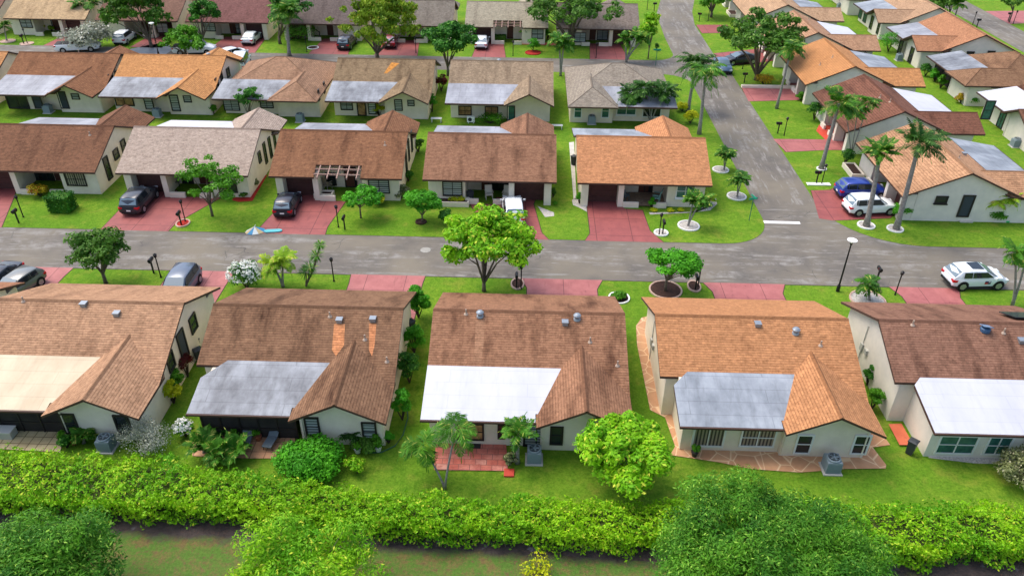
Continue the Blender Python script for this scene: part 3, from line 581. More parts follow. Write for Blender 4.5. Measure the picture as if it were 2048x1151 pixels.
for i, (xc, ws_, rc, lb, f_) in enumerate(row4):
    house('h', xc, Y4, 0, W=11.8, ws=ws_, fs=f_, roof=rc, flat='grey', label=lb, group=G4, stain=.4, seed=30+i, pergola=(i == 6),
          px=[('D', *q, 1.6, 1.3, 'b') for q in {1: [(52, 46)], 2: [(325, 56)], 3: [(419, 53)], 6: [(1075, 68)], 7: [(1160, 75)]}.get(i, [])]+[('Q', *q, 1.5, 1.4, 'b') for q in {1: [(113, 45)], 3: [(478, 58)], 7: [(1205, 70)]}.get(i, [])])
G5 = 'houses along the side street'
east = [(66.3, (204, 144, 108), 'blue', 'salmon tiled house on the corner behind the blue and white SUVs', [('P', 1883, 399, .95, .6, 'd', 'l'), ('P', 1932, 412, .95, 2.0, 's', 'O')], .5),
        (80.6, (136, 84, 70), 'white', 'dark red brown roofed house with a bright white flat roof beside the side street', [], .6),
        (94.9, (212, 138, 86), 'blue', 'mottled orange roofed house beside the side street behind the leaning palm', [], .15),
        (108.9, (190, 140, 112), 'white', 'light brown roofed house behind the broad tree on the right', [('C', 1700, 105, 1.0, .7, 'b'), ('C', 1733, 105, 2.2, .8, 'b')], .3),
        (123.4, (198, 154, 124), 'blue', 'tan roofed house near the top of the side street', [], .3), (137.6, (190, 140, 110), 'white', 'tan roofed house at the very top of the side street', [], .3)]
for i, (yc, rc, fl, lb, wn, stn) in enumerate(east):
    house('h', 32.2, yc, -PI/2, W=11.6, ws=1, fs=-1, roof=rc, flat=fl, label=lb, group=G5, stain=stn, px=wn, seed=40+i, D=13.4, wall=WALL2, row=.24,
          vents=[[('p', 1918, 316), ('b', 1928, 309)], [('p', 1780, 204), ('p', 1760, 195)], [('p', 1665, 115), ('p', 1640, 130)], [('p', 1617, 40)], [], []][i])
G6 = 'houses along the far right road'
wst = [(81.9, (150, 100, 80), 'white', 'white flat roofed house end with tall dark windows at the right edge', False, [('N', 1976, 220, .9, 1.9, 't'), ('C', 1976, 222, 1.1, 1.9, 't'), ('C', 2003, 240, 1.1, 2.0, 't'), ('C', 2024, 261, .7, 1.8, 't')], 1.0),
       (95.6, (152, 108, 84), 'dark', 'brown hip roofed house with a screened porch at the right edge', True, [], .5),
       (109.3, (194, 126, 92), 'grey', 'orange brown gabled house with small side windows, upper right', False, [('N', 1893, 109, .9, .7), ('N', 1940, 109, .9, .7), ('N', 1982, 107, .9, .6), ('B', 1801, 95, 1.0, 1.9), ('B', 1821, 115, 1.0, 2.0)], .2),
       (123.2, (192, 148, 120), 'blue', 'light brown roofed house with shuttered windows, upper right', False, [('C', 1722, 25, 1.2, 1.7, 't'), ('C', 1731, 33, 1.2, 1.7, 't'), ('B', 1744, 43, .9, 1.8, 'd'), ('B', 1758, 52, .7, 1.8, 'd')], .2),
       (137.3, (170, 150, 140), 'grey', 'grey roofed house at the top edge, upper right', False, [], .2), (68, (160, 110, 90), 'grey', 'house beyond the right edge of the far right road', False, [], .3)]
for i, (yc, rc, fl, lb, hp, wn, stn) in enumerate(wst[:5]):
    house('h', 64.4, yc, PI/2, W=11.8, ws=-1, fs=1, roof=rc, flat=fl, label=lb, group=G6, hip=hp, stain=stn, px=wn, seed=50+i, D=13.0, wall=WALL2, front=False, lanai=(.6, 6.0) if i == 1 else None)
# ---------------------------------------------------------------- vegetation
def rand_unit(n):
    v = rng.normal(size=(n, 3)); return v/np.linalg.norm(v, axis=1)[:, None]
def leaf_quads(C, N, size, asp=.55, jit=.5, droop=0.):
    """one small rhombic leaf per centre, lying roughly across its normal"""
    n = len(C); N = N+rng.normal(size=(n, 3))*jit; N /= np.linalg.norm(N, axis=1)[:, None]+1e-9
    A = np.cross(N, rand_unit(n)); A /= np.linalg.norm(A, axis=1)[:, None]+1e-9
    if droop: A[:, 2] -= droop; A /= np.linalg.norm(A, axis=1)[:, None]
    B = np.cross(N, A); B /= np.linalg.norm(B, axis=1)[:, None]+1e-9
    s = (size*rng.uniform(.6, 1.35, n))[:, None]
    V = np.stack([C-A*s*.5, C+B*s*.5*asp, C+A*s*.55-N*s*.12, C-B*s*.5*asp], 1)
    return V.reshape(-1, 3)
def clump_crown(c, r, nclump, rc, nleaf, size, asp=.55, shell=.55, flat=.0, jit=.5, droop=0., bottom=-.55, seedpts=None):
    """clumps of leaves through an ellipsoid: uneven outline, gaps, leaves thickest on each clump's outer side"""
    c = np.array(c); r = np.array(r, float); d = rand_unit(nclump*3); d = d[d[:, 2] > bottom][:nclump]
    k = (rng.uniform(shell**3, 1, len(d)))**(1/3); az = np.arctan2(d[:, 1], d[:, 0]); f1, f2 = rng.uniform(0, 6.28, 2); k = k*(.97+.11*np.sin(3*az+f1)+.09*np.sin(5*az+f2+4*d[:, 2])); cc = c+d*k[:, None]*r*(1-.6*rc/np.mean(r))
    out = []; cl = []
    for i in range(len(d)):
        rr = rc*rng.uniform(.5, 1.35); m = int(nleaf*rng.uniform(.7, 1.3)*(rr/rc)**2)
        q = rand_unit(m); q[:, 2] = np.abs(q[:, 2])*np.where(rng.random(m) < .78, 1, -1)
        p = cc[i]+q*rr*np.array([1, 1, .62])*rng.uniform(.55, 1.05, m)[:, None]
        out.append(leaf_quads(p, q+np.array([0, 0, .5]), size, asp, jit, droop)); cl.append(cc[i])
    return np.concatenate(out), np.array(cl)
BARK = M('bark_grey', S(120, 108, 94), S(84, 74, 64), 6, .9, bump=.5)
BARKP = M('palm_bark', S(156, 152, 146), S(122, 116, 110), 5, .9, bump=.5)
BARKD = M('bark_dark', S(70, 60, 52), S(50, 42, 38), 6, .9, bump=.5)
LM = dict(
    bright=leafmat('leaves_yellow_green', (156, 208, 32), (86, 158, 16), (206, 214, 70)), mid=leafmat('leaves_mid_green', (104, 170, 40), (52, 116, 22)),
    dark=leafmat('leaves_dark_green', (92, 144, 50), (44, 92, 30), (120, 150, 70)), fresh=leafmat('leaves_fresh_green', (96, 184, 40), (48, 128, 22)),
    olive=leafmat('leaves_olive', (150, 176, 50), (88, 128, 36), (170, 160, 60)), silver=leafmat('leaves_silver', (190, 194, 176), (118, 126, 104), (226, 226, 214)),
    croton=leafmat('leaves_croton', (226, 196, 50), (130, 120, 30), (210, 90, 40)), yellow=leafmat('leaves_yellow', (222, 216, 40), (150, 170, 20)),
    red=leafmat('leaves_red', (120, 44, 48), (70, 30, 36), (70, 96, 50)), deep=leafmat('leaves_deep', (66, 138, 44), (30, 88, 26), (110, 170, 60)),
    dry=leafmat('leaves_dry', (140, 150, 90), (96, 104, 66), (190, 186, 150)), hedge=leafmat('leaves_hedge', (160, 208, 28), (80, 152, 18), (196, 210, 60), sc=.35),
    feather=leafmat('leaves_feathery', (96, 160, 42), (36, 98, 24), (150, 196, 70), sc=.5), palm=leafmat('palm_leaves', (92, 158, 46), (34, 88, 26), (170, 180, 80)),
    palmd=leafmat('palm_leaves_dark', (66, 124, 48), (22, 62, 26), (110, 150, 70)), palmy=leafmat('palm_leaves_yellow', (176, 200, 60), (110, 160, 40), (206, 190, 90)))
PETAL = leafmat('white_petals', (248, 248, 244), (232, 236, 226), trans=.2)
def trunk_mesh(X, Y, zb, tops, r, fork=.35, parent=None, mat=None, lean=0, name='trunk'):
    mb = MB(); zf = zb*fork
    mb.tube([(0, 0, -.05), (lean*.3, 0, zf*.5), (lean*.5, 0, zf)], [r*1.25, r, r*.9], 9)
    for t in tops:
        t = np.array(t); m = t*.5+np.array([0, 0, zf])*.5; m = m+rng.normal(size=3)*.12*zb*.3; m[:2] *= .8
        mb.tube([(lean*.5, 0, zf-.1), tuple(m), tuple(t)], [r*.7, r*.42, r*.12], 6, cap=False)
    return mb.build(name, [mat or BARK], parent, smooth=True)
def tree(bx, by, x0, x1, y0, y1, lf, label, n=26, leaves=150, size=.22, rc=.8, r=.14, fork=.4, cat='tree', group=None, droop=0., name='tree', mat=None, shell=.5, asp=.55, bottom=-.45, YY=None, branches=9, rzf=1., ZZ=None):
    X, Y = g(bx, by)
    if ZZ: X, Y = g((x0+x1)/2, (y0+y1)/2, ZZ)
    cx, cz = atY((x0+x1)/2, (y0+y1)/2, Y); sc = scale_at(cx, Y, max(cz, 1)); rx = (x1-x0)/2/sc; hh = (y1-y0)/2/sc
    dist = math.hypot(cx, Y); ph = math.atan2(HC-cz, dist); a = hh**2-(rx*math.sin(ph))**2
    if a < (.3*hh)**2: ry = hh*.9/math.sin(ph); rz = .45*hh/math.cos(ph)
    else: ry = rx; rz = math.sqrt(a)/math.cos(ph)
    rz *= rzf; rz = min(rz, cz*.95) if cz > .3 else rz; cz = max(cz, rz*.75)
    t = empty(name, (X, Y, 0)); tag(t, label, cat, group)
    c = (cx-X, 0, cz)
    V, cl = clump_crown(c, (rx, ry, rz), n, rc, leaves, size, asp, shell, droop=droop, bottom=bottom)
    V[:, 2] = np.maximum(V[:, 2], .03)
    sel = cl[rng.permutation(len(cl))[:branches]]
    trunk_mesh(X, Y, max(.4, cz-rz*.3), sel, r, fork, t, mat)
    qmesh('crown', V, len(V)//4, LM[lf], t); return t
def shrub(x0, x1, y0, y1, lf, label, n=15, leaves=120, size=.15, rc=None, cat='shrub', group=None, name='shrub', flowers=0, asp=.6, box=False, yb=None, fmat=None):
    """a bush standing on the ground: its base line is at y1 on the picture"""
    X, Y = g((x0+x1)/2, yb or (y1-(y1-y0)*.18)); sc = scale_at(X, Y, .5); rx = (x1-x0)/2/sc; hh = (y1-y0)/2/sc; ph = math.atan2(HC, math.hypot(X, Y))
    ry = rx*.85; a = hh**2-(ry*math.sin(ph))**2; rz = math.sqrt(a)/math.cos(ph) if a > (.45*hh)**2 else .6*hh/math.cos(ph); rz = max(rz, rx*.35)
    rz = min(rz, 2.2*rx); t = empty(name, (X, Y, 0)); tag(t, label, cat, group)
    if box:
        P = []; N = []
        m = int(n*leaves)
        q = rng.uniform(-1, 1, (m, 3)); f = rng.integers(0, 5, m)
        for i, (ax, s_) in enumerate(((0, 1), (0, -1), (1, 1), (1, -1), (2, 1))): k = f == i; q[k, ax] = s_*rng.uniform(.85, 1.03, k.sum())
        nn = np.sign(q)*(np.abs(q) > .84); C = q*np.array([rx, ry*.9, rz])+np.array([0, 0, rz]); V = leaf_quads(C, nn+1e-3, size, asp, .55)
        mb = MB(); mb.box(-rx*.85, rx*.85, -ry*.75, ry*.75, 0, rz*1.8); mb.build('stems', [LM['dark']], t)
    else:
        V, cl = clump_crown((0, 0, rz*.92), (rx, ry, rz), n, rc or rx*.42, leaves, size, asp, .55, bottom=-.35); V[:, 2] = np.maximum(V[:, 2], .02)
        mb = MB()
        for q in cl[:7]: mb.tube([(0, 0, 0), tuple(q*.5), tuple(q)], [.05, .03, .01], 5, cap=False)
        mb.build('stems', [BARKD], t)
    qmesh('foliage', V, len(V)//4, LM[lf], t)
    if flowers and flowers > 20:
        flowers = max(flowers, 60); q = rand_unit(flowers); q[:, 2] = np.abs(q[:, 2])*.9+.02; C = np.array([0, 0, rz*.9])+q*np.array([rx, ry, rz])*rng.uniform(.92, 1.06, flowers)[:, None]
        C = np.repeat(C, 5, 0)+rng.normal(size=(flowers*5, 3))*.05; F = leaf_quads(C, np.repeat(q, 5, 0), .13, .8, .4); qmesh('flowers', F, len(F)//4, fmat or PETAL, t)
    return t
def palm_crown(nf, L, up, leaf, nl, wd, wind=(0, 0), droop=1., spread=1.):
    VV = []
    nf = int(nf*1.25)
    for i in range(nf):
        az = 2*math.pi*(i+rng.uniform(-.3, .3))/nf*2.0; el = rng.uniform(*up); l = L*rng.uniform(.8, 1.1)
        d = np.array([math.cos(az)*math.cos(el), math.sin(az)*math.cos(el), math.sin(el)]); p = np.zeros(3); pts = [p.copy()]; ds = []
        K = 9
        for k in range(K):
            d = d+np.array([wind[0]*.09, wind[1]*.09, -.16*droop*(.6+k*.13)]); d /= np.linalg.norm(d); p = p+d*l/K; pts.append(p.copy()); ds.append(d.copy())
        pts = np.array(pts); ds = np.array(ds+[ds[-1]])
        tt = np.linspace(.12, .99, nl); wd_ = wd*1.45; idx = tt*K; a = np.floor(idx).astype(int).clip(0, K-1); fr = (idx-a)[:, None]
        P = pts[a]*(1-fr)+pts[a+1]*fr; D = ds[a]; sd_ = np.cross(D, [0, 0, 1.]); sd_ /= np.linalg.norm(sd_, axis=1)[:, None]+1e-9; up_ = np.cross(sd_, D)
        ll = (leaf*np.sin(np.clip(tt*1.15+.12, 0, 1)*math.pi)**.5*(1.1-.45*tt))[:, None]
        for s_ in (-1, 1):
            q = sd_*s_*.8*spread+D*.55-np.array([0, 0, .38])*rng.uniform(.5, 1.4, nl)[:, None]+up_*.05+rng.normal(size=(nl, 3))*.1; q /= np.linalg.norm(q, axis=1)[:, None]
            tip = P+q*ll; w_ = D*wd_; mid = P+q*ll*.5
            VV.append(np.stack([P-w_*.4, mid-w_*.6-np.array([0, 0, .01]), tip, mid+w_*.6], 1).reshape(-1, 3))
        w2 = sd_*.025
        VV.append(np.stack([pts[:-1]-w2[0], pts[1:]-w2[0]*.6, pts[1:]+w2[0]*.6, pts[:-1]+w2[0]], 1).reshape(-1, 3))
    return np.concatenate(VV)
def palm(bx, by, tx, ty, label, L=2.3, nf=16, lf='palm', leaf=.55, nl=34, wd=.07, r=.15, up=(-.2, 1.1), wind=(0, 0), droop=1., cat='palm tree', group=None, shaft=None, heads=None, YT=None, name='palm_tree', bark=None):
    X, Y = g(bx, by); t = empty(name, (X, Y, 0)); tag(t, label, cat, group)
    for hx, hy in ([(tx, ty)]+(heads or [])):
        xx, zz_ = atY(hx, hy, YT or Y); yy = (YT or Y); dx, dy = xx-X, yy-Y
        mb = MB(); K = 7
        mb.tube([(dx*(k/K)**1.3, dy*(k/K)**1.3, zz_*k/K) for k in range(K+1)], [r*(1.35 if k == 0 else 1.0-.38*k/K) for k in range(K+1)], 9)
        mb.build('trunk', [bark or BARKP], t, smooth=True)
        if shaft: mb = MB(); mb.tube([(dx, dy, zz_-.1), (dx, dy, zz_+.75)], [r*.75, r*.35], 8); mb.build('crownshaft', [M('green_shaft', S(120, 150, 70), rough=.5)], t, smooth=True)
        V = palm_crown(nf, L, up, leaf, nl, wd, wind, droop)+np.array([dx, dy, zz_+(.6 if shaft else .1)]); V[:, 2] = np.maximum(V[:, 2], .03); qmesh('crown', V, len(V)//4, LM[lf], t)
    return t
# ---- trees
tree(212, 566, 137, 259, 440, 556, 'dark', 'dark green twiggy street tree beside the grey SUV, near row verge', n=62, leaves=110, size=.24, rc=.55, r=.13, shell=.3)
tree(425, 432, 358, 487, 308, 408, 'mid', 'airy young tree on the lawn between the two black cars', n=44, leaves=95, size=.24, rc=.5, r=.1, shell=.3)
tree(722, 436, 674, 769, 368, 420, 'fresh', 'low umbrella shaped tree on the lawn in front of the pergola house', n=26, leaves=150, size=.24, rc=.5, r=.07, fork=.6)
tree(845, 444, 803, 881, 374, 438, 'fresh', 'rounded ball tree left of the tall yellow green tree', n=26, leaves=160, size=.22, rc=.5, r=.07, fork=.5)
tree(968, 582, 884, 1090, 400, 546, 'bright', 'tall yellow green tree overhanging the street from the near verge', n=85, leaves=170, size=.32, rc=.7, r=.14, fork=.2, shell=.35)
tree(1330, 582, 1288, 1409, 488, 566, 'fresh', 'dense umbrella tree with stone edged mulch ring on the near verge', n=36, leaves=170, size=.24, rc=.55, r=.1, fork=.5)
tree(1247, 975, 1143, 1357, 815, 990, 'bright', 'big yellow green tree standing in the back lawn before the hedge', n=95, leaves=240, size=.24, rc=.62, r=.15, fork=.3, shell=.4)
tree(100, 1140, -70, 245, 1015, 1290, 'feather', 'feathery green tree in the bottom left corner', n=100, leaves=330, size=.2, rc=.8, r=.1, asp=.3, ZZ=3.0, shell=.25, branches=40)
tree(600, 1151, 450, 760, 1012, 1290, 'hedge', 'light green feathery tree at the bottom edge left of centre', n=90, leaves=300, size=.19, rc=.75, r=.08, asp=.32, ZZ=2.6, shell=.25, branches=36)
tree(1540, 1090, 1275, 1795, 955, 1300, 'feather', 'huge dark feathery tree covering the hedge at lower right', n=260, leaves=480, size=.18, rc=.9, r=.3, asp=.28, ZZ=3.6, shell=.35, branches=40, fork=.2)
tree(2040, 960, 1985, 2110, 872, 1000, 'dry', 'bare grey branched bush tree at the right edge before the hedge', n=34, leaves=90, size=.16, rc=.5, r=.09, shell=.2, branches=24, fork=.1)
tree(1512, 160, 1432, 1614, 24, 120, 'dark', 'broad spreading tree with forked trunk beside the side street', n=62, leaves=150, size=.42, rc=1.0, r=.28, fork=.15, shell=.4, branches=12)
tree(1422, 35, 1385, 1466, -22, 20, 'mid', 'small dark tree at the top beside the side street', n=22, leaves=120, size=.4, rc=.8, r=.2, fork=.4)
tree(303, 95, 196, 348, -40, 82, 'dark', 'drooping dark olive tree over the back street, top left', n=62, leaves=150, size=.42, rc=.9, r=.22, fork=.3, droop=.6, shell=.35)
tree(372, 112, 316, 418, 48, 112, 'mid', 'bright bushy tree with white flowers beside the white pickup', n=26, leaves=130, size=.42, rc=.8, r=.12, fork=.2)
tree(408, 92, 372, 442, -5, 62, 'deep', 'mid green tree in front of the maroon roofed house', n=24, leaves=130, size=.38, rc=.75, r=.14, fork=.3)
tree(560, 88, 527, 622, -25, 72, 'deep', 'dense dark round tree behind the weeping palm', n=28, leaves=150, size=.42, rc=.9, r=.2, fork=.3)
tree(755, 118, 664, 852, -25, 102, 'olive', 'spreading yellow green weeping tree over the back street', n=75, leaves=150, size=.4, rc=.9, r=.26, fork=.22, droop=.8, shell=.35, branches=12)
tree(896, 152, 845, 958, 38, 118, 'deep', 'dense deep green tree in front of the pale brown roofed house', n=34, leaves=170, size=.4, rc=.9, r=.16, fork=.3)
tree(1140, 90, 1042, 1256, -40, 60, 'dark', 'big dark tree with fanned pale trunks behind the back street', n=70, leaves=160, size=.42, rc=1.1, r=.3, fork=.1, shell=.4, branches=12)
tree(1296, 118, 1278, 1320, 20, 88, 'hedge', 'light green leafy tree at the end of the back street', n=16, leaves=120, size=.36, rc=.6, r=.08)
tree(2018, 45, 1998, 2046, -10, 16, 'dark', 'small thin tree across the far right road', n=14, leaves=100, size=.35, rc=.6, r=.1, fork=.6)
tree(1895, 40, 1862, 1915, -15, 25, 'dark', 'dark tree behind the light brown roofed house, upper right', n=18, leaves=120, size=.4, rc=.8, r=.1)
tree(1048, 85, 1036, 1068, 55, 72, 'mid', 'tiny umbrella tree in the red garden bed on the back street', n=10, leaves=80, size=.26, rc=.4, r=.06, fork=.6)
tree(640, 75, 615, 628, 50, 62, 'mid', 'small topiary tree beside the dark grey roofed house', n=6, leaves=80, size=.25, rc=.4, r=.07, fork=.7)
tree(500, 241, 474, 530, 168, 222, 'deep', 'leafy tree standing against the hip roofed third row house', n=16, leaves=95, size=.3, rc=.5, r=.07, fork=.2)
# ---- palms
palm(1792, 458, 1838, 288, 'tall coconut palm blown sideways beside the corner house', L=3.1, nf=18, lf='palmd', leaf=.85, nl=46, wd=.06, r=.24, wind=(.9, -.2), droop=1.15)
palm(1732, 452, 1760, 305, 'tall fan palm in front of the white SUV', L=2.1, nf=22, lf='palm', leaf=.5, nl=30, wd=.09, r=.24, droop=.7)
palm(1642, 338, 1678, 208, 'tall grey palm leaning over the brown house', L=3.0, nf=16, lf='palm', leaf=.8, nl=40, wd=.07, r=.22, wind=(.9, .1))
palm(1553, 217, 1583, 98, 'slim leaning palm beside the second red driveway', L=2.4, nf=14, lf='palm', leaf=.75, nl=40, wd=.08, r=.16, wind=(.6, 0), droop=1.3)
palm(1376, 222, 1392, 128, 'shaggy dark palm on the corner verge, left of a pair', L=3.5, nf=17, lf='palmd', leaf=.8, nl=44, wd=.08, r=.2, droop=1.2)
palm(1398, 268, 1412, 138, 'tall green palm on the corner verge, right of a pair', L=3.4, nf=14, lf='palm', leaf=.9, nl=44, wd=.08, r=.2, wind=(.9, 0), droop=1.3)
palm(890, 978, 912, 858, 'windblown pair of palms growing over the hedge by the paver patio', L=1.9, nf=11, lf='palm', leaf=.6, nl=44, wd=.035, r=.065, droop=1.9, heads=[(846, 892)], YT=29.6)
palm(1035, 925, 1036, 868, 'bushy low palm beside the paver patio', L=1.5, nf=13, lf='palm', leaf=.45, nl=34, wd=.05, r=.12, up=(.2, 1.3))
palm(1302, 247, 1290, 176, 'clump of three dark palms before the grey hip roofed house', L=2.4, nf=16, lf='palmd', leaf=.75, nl=32, wd=.09, r=.09, heads=[(1262, 188), (1328, 184)])
palm(1121, 152, 1128, 88, 'double trunk palm beside the back street, right of the round bush', L=2.2, nf=15, lf='palm', leaf=.7, nl=30, wd=.1, r=.14, heads=[(1118, 80)])
palm(1252, 124, 1250, 78, 'trio of palms in front of the big dark tree house', L=1.9, nf=13, lf='palm', leaf=.6, nl=28, wd=.1, r=.13, heads=[(1272, 74), (1286, 78)])
palm(1448, 340, 1456, 306, 'small double palm in a white ring beside the side street, upper one', L=1.4, nf=14, lf='palm', leaf=.42, nl=28, wd=.08, r=.07, up=(.0, .9), heads=[(1448, 308)])
palm(1474, 394, 1484, 358, 'small double palm in a white ring beside the side street, lower one', L=1.4, nf=14, lf='palm', leaf=.42, nl=28, wd=.08, r=.07, up=(.0, .9), heads=[(1476, 360)])
palm(1376, 452, 1386, 404, 'bushy double palm in a white ring before the orange corner house', L=1.5, nf=15, lf='palm', leaf=.5, nl=30, wd=.08, r=.08, up=(.0, 1.1), heads=[(1402, 402)])
palm(579, 112, 573, 28, 'tall weeping palm beside the back street', L=3.6, nf=20, lf='palm', leaf=1.1, nl=46, wd=.08, r=.24, droop=1.35, up=(.0, 1.3))
palm(566, 573, 566, 520, 'short yellowish palm on the verge beside the white flowered bush', L=1.6, nf=14, lf='palmy', leaf=.5, nl=30, wd=.07, r=.1, droop=1.2, heads=[(545, 528)])
palm(1738, 600, 1736, 568, 'windblown small palm in a round stone bed near the street lamp', L=1.6, nf=13, lf='palm', leaf=.5, nl=34, wd=.06, r=.1, droop=1.5, wind=(.8, -.2))
palm(2024, 612, 2030, 505, 'slender multi trunk palm at the right edge of the street', L=1.7, nf=13, lf='palm', leaf=.55, nl=32, wd=.07, r=.1, heads=[(2052, 520)])
palm(1995, 440, 1992, 400, 'leaning yellow green palm against the corner house side wall', L=1.6, nf=12, lf='palmy', leaf=.5, nl=30, wd=.08, r=.12, heads=[(2018, 395)])
palm(14, 82, 8, 52, 'small palm in a pink ring, top left', L=1.6, nf=12, lf='palm', leaf=.55, nl=24, wd=.1, r=.1)
palm(188, 62, 160, 10, 'tall thin palms behind the silver bush, top left', L=2.3, nf=12, lf='palm', leaf=.7, nl=26, wd=.12, r=.1, heads=[(182, 5)])
palm(1905, 48, 1918, 8, 'palm beside the far right road', L=2.2, nf=13, lf='palm', leaf=.7, nl=26, wd=.12, r=.13)
palm(1700, 318, 1715, 222, 'pale stemmed palm clump beside the brown house', L=1.9, nf=11, lf='palm', leaf=.6, nl=34, wd=.07, r=.06, heads=[(1738, 205), (1690, 220)])
palm(1290, 262, 1275, 245, 'tiny palm hidden behind the corner house', L=.9, nf=8, lf='palm', r=.06) if False else None
def fan(px_, py_, label, L=1.3, lf='palm', nf=14): return palm(px_, py_, px_+1, py_-14, label, L=L, nf=nf, lf=lf, leaf=.42, nl=30, wd=.06, r=.09, up=(.15, 1.3), droop=.9, cat='palm', name='bushy_palm')
fan(408, 905, 'bushy low palm left of a trio by the salmon patio', 1.5); fan(436, 920, 'bushy low palm in front of the trio by the salmon patio', 1.3); fan(470, 915, 'bushy low palm right of a trio by the salmon patio', 1.4)
fan(168, 885, 'leafy low palm beside the air conditioner of the beige roofed house', 1.1, 'palm', 10); fan(705, 880, 'spiky plant between the wing windows behind the big round bush', 1.0, 'palmd', 16)
fan(1418, 412, 'small palm at the right end of the corner house bed', 1.0, 'palmy', 10)
# cordyline
t = empty('cordyline', (*g(612, 572), 0)); tag(t, 'tall spiky tufted plant left of the black mailbox post on the near verge', 'plant')
X, Y = g(612, 572)
for hx, hy, l in ((620, 535, .8), (633, 512, .75), (640, 490, .6), (612, 545, .8)):
    xx, zz_ = atY(hx, hy, Y); mb = MB(); mb.tube([(0, 0, 0), ((xx-X)*.6, 0, zz_*.5), (xx-X, 0, zz_)], [.07, .05, .04], 7); mb.build('stem', [BARK], t)
    d = rand_unit(90); d[:, 2] = d[:, 2]*.7+.2; b_ = np.cross(d, [0, 0, 1.]); b_ /= np.linalg.norm(b_, axis=1)[:, None]+1e-6
    c = np.array([xx-X, 0, zz_]); V = np.stack([c+d*.03, c+d*l*.55-b_*.03, c+d*l-np.array([0, 0, .15]), c+d*l*.55+b_*.03], 1).reshape(-1, 3); qmesh('leaf_tuft', V, 90, LM['palm'], t)
# ---- the long hedge
def hedge():
    t = empty('hedge', (0, 28, 0)); tag(t, 'long bright green clipped hedge across the bottom of the picture', 'hedge')
    n = 105000; x = rng.uniform(-40, 40, n)
    yb = lambda x: np.interp(x, [-28, -19.7, -12.4, -6, 3, 19, 26], [29.4, 29.1, 27.9, 27.0, 27.0, 27.4, 27.5])+.12*np.sin(x*1.3+1)      # rear top edge
    yf = lambda x: np.interp(x, [-27, -19, -12, -6, 6.5, 17, 25], [26.0, 25.9, 25.8, 25.15, 24.8, 24.4, 24.8])+.12*np.sin(x*.83+2)+.1*np.sin(x*2.1)   # front edge
    ht = lambda x: 1.62+.14*np.sin(x*.9)+.1*np.sin(x*2.7+.5)
    a = rng.random(n); top = a < .62; B, Fy, H = yb(x), yf(x), ht(x)
    u = rng.random(n); lump = .14*np.sin(x*1.7+u*6+2)+.15*np.sin(x*3.1+u*9)+.12*np.sin(x*5.7-u*14)+.1*np.sin(x*9+u*23)
    y = np.where(top, Fy+(B-Fy)*u, Fy+lump*.9+.05); z = np.where(top, H+lump-.25*np.exp(-u*9), H*(u**.7)+.05)
    back = a > .93; y = np.where(back, B-lump*.7, y)
    dpt = rng.random(n)**2*.45
    z = np.where(top, z-dpt, z); y = np.where(~top & ~back, y+dpt, y)
    N = np.where(top[:, None], [0, 0, 1.], np.where(back[:, None], [0, 1., .4], [0, -1., .5]))
    C = np.stack([x, y-28, z], 1)
    V = leaf_quads(C, N, .165, .5, .75); qmesh('foliage', V, n, LM['hedge'], t)
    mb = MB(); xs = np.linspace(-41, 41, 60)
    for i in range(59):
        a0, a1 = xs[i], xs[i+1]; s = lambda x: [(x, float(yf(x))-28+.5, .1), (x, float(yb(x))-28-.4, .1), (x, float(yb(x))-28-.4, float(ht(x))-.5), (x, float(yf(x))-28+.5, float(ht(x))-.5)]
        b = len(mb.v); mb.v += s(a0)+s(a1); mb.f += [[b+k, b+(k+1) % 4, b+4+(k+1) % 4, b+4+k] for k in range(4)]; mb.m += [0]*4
    mb.build('dark_core', [M('hedge_core', S(64, 84, 30), S(56, 60, 30), 5, 1)], t)  # added solid core, dark colour stands for the woody, shaded hedge inside
    mb = MB()
    for i in range(260):
        x_ = rng.uniform(-38, 38); y_ = float(yf(x_))-28+rng.uniform(.0, .5); mb.tube([(x_, y_+.2, 0), (x_+rng.uniform(-.2, .2), y_-.1, .9)], [.025, .012], 4, cap=False)
    tag(mb.build('stems', [BARK], t), None, kind='stuff')
hedge()
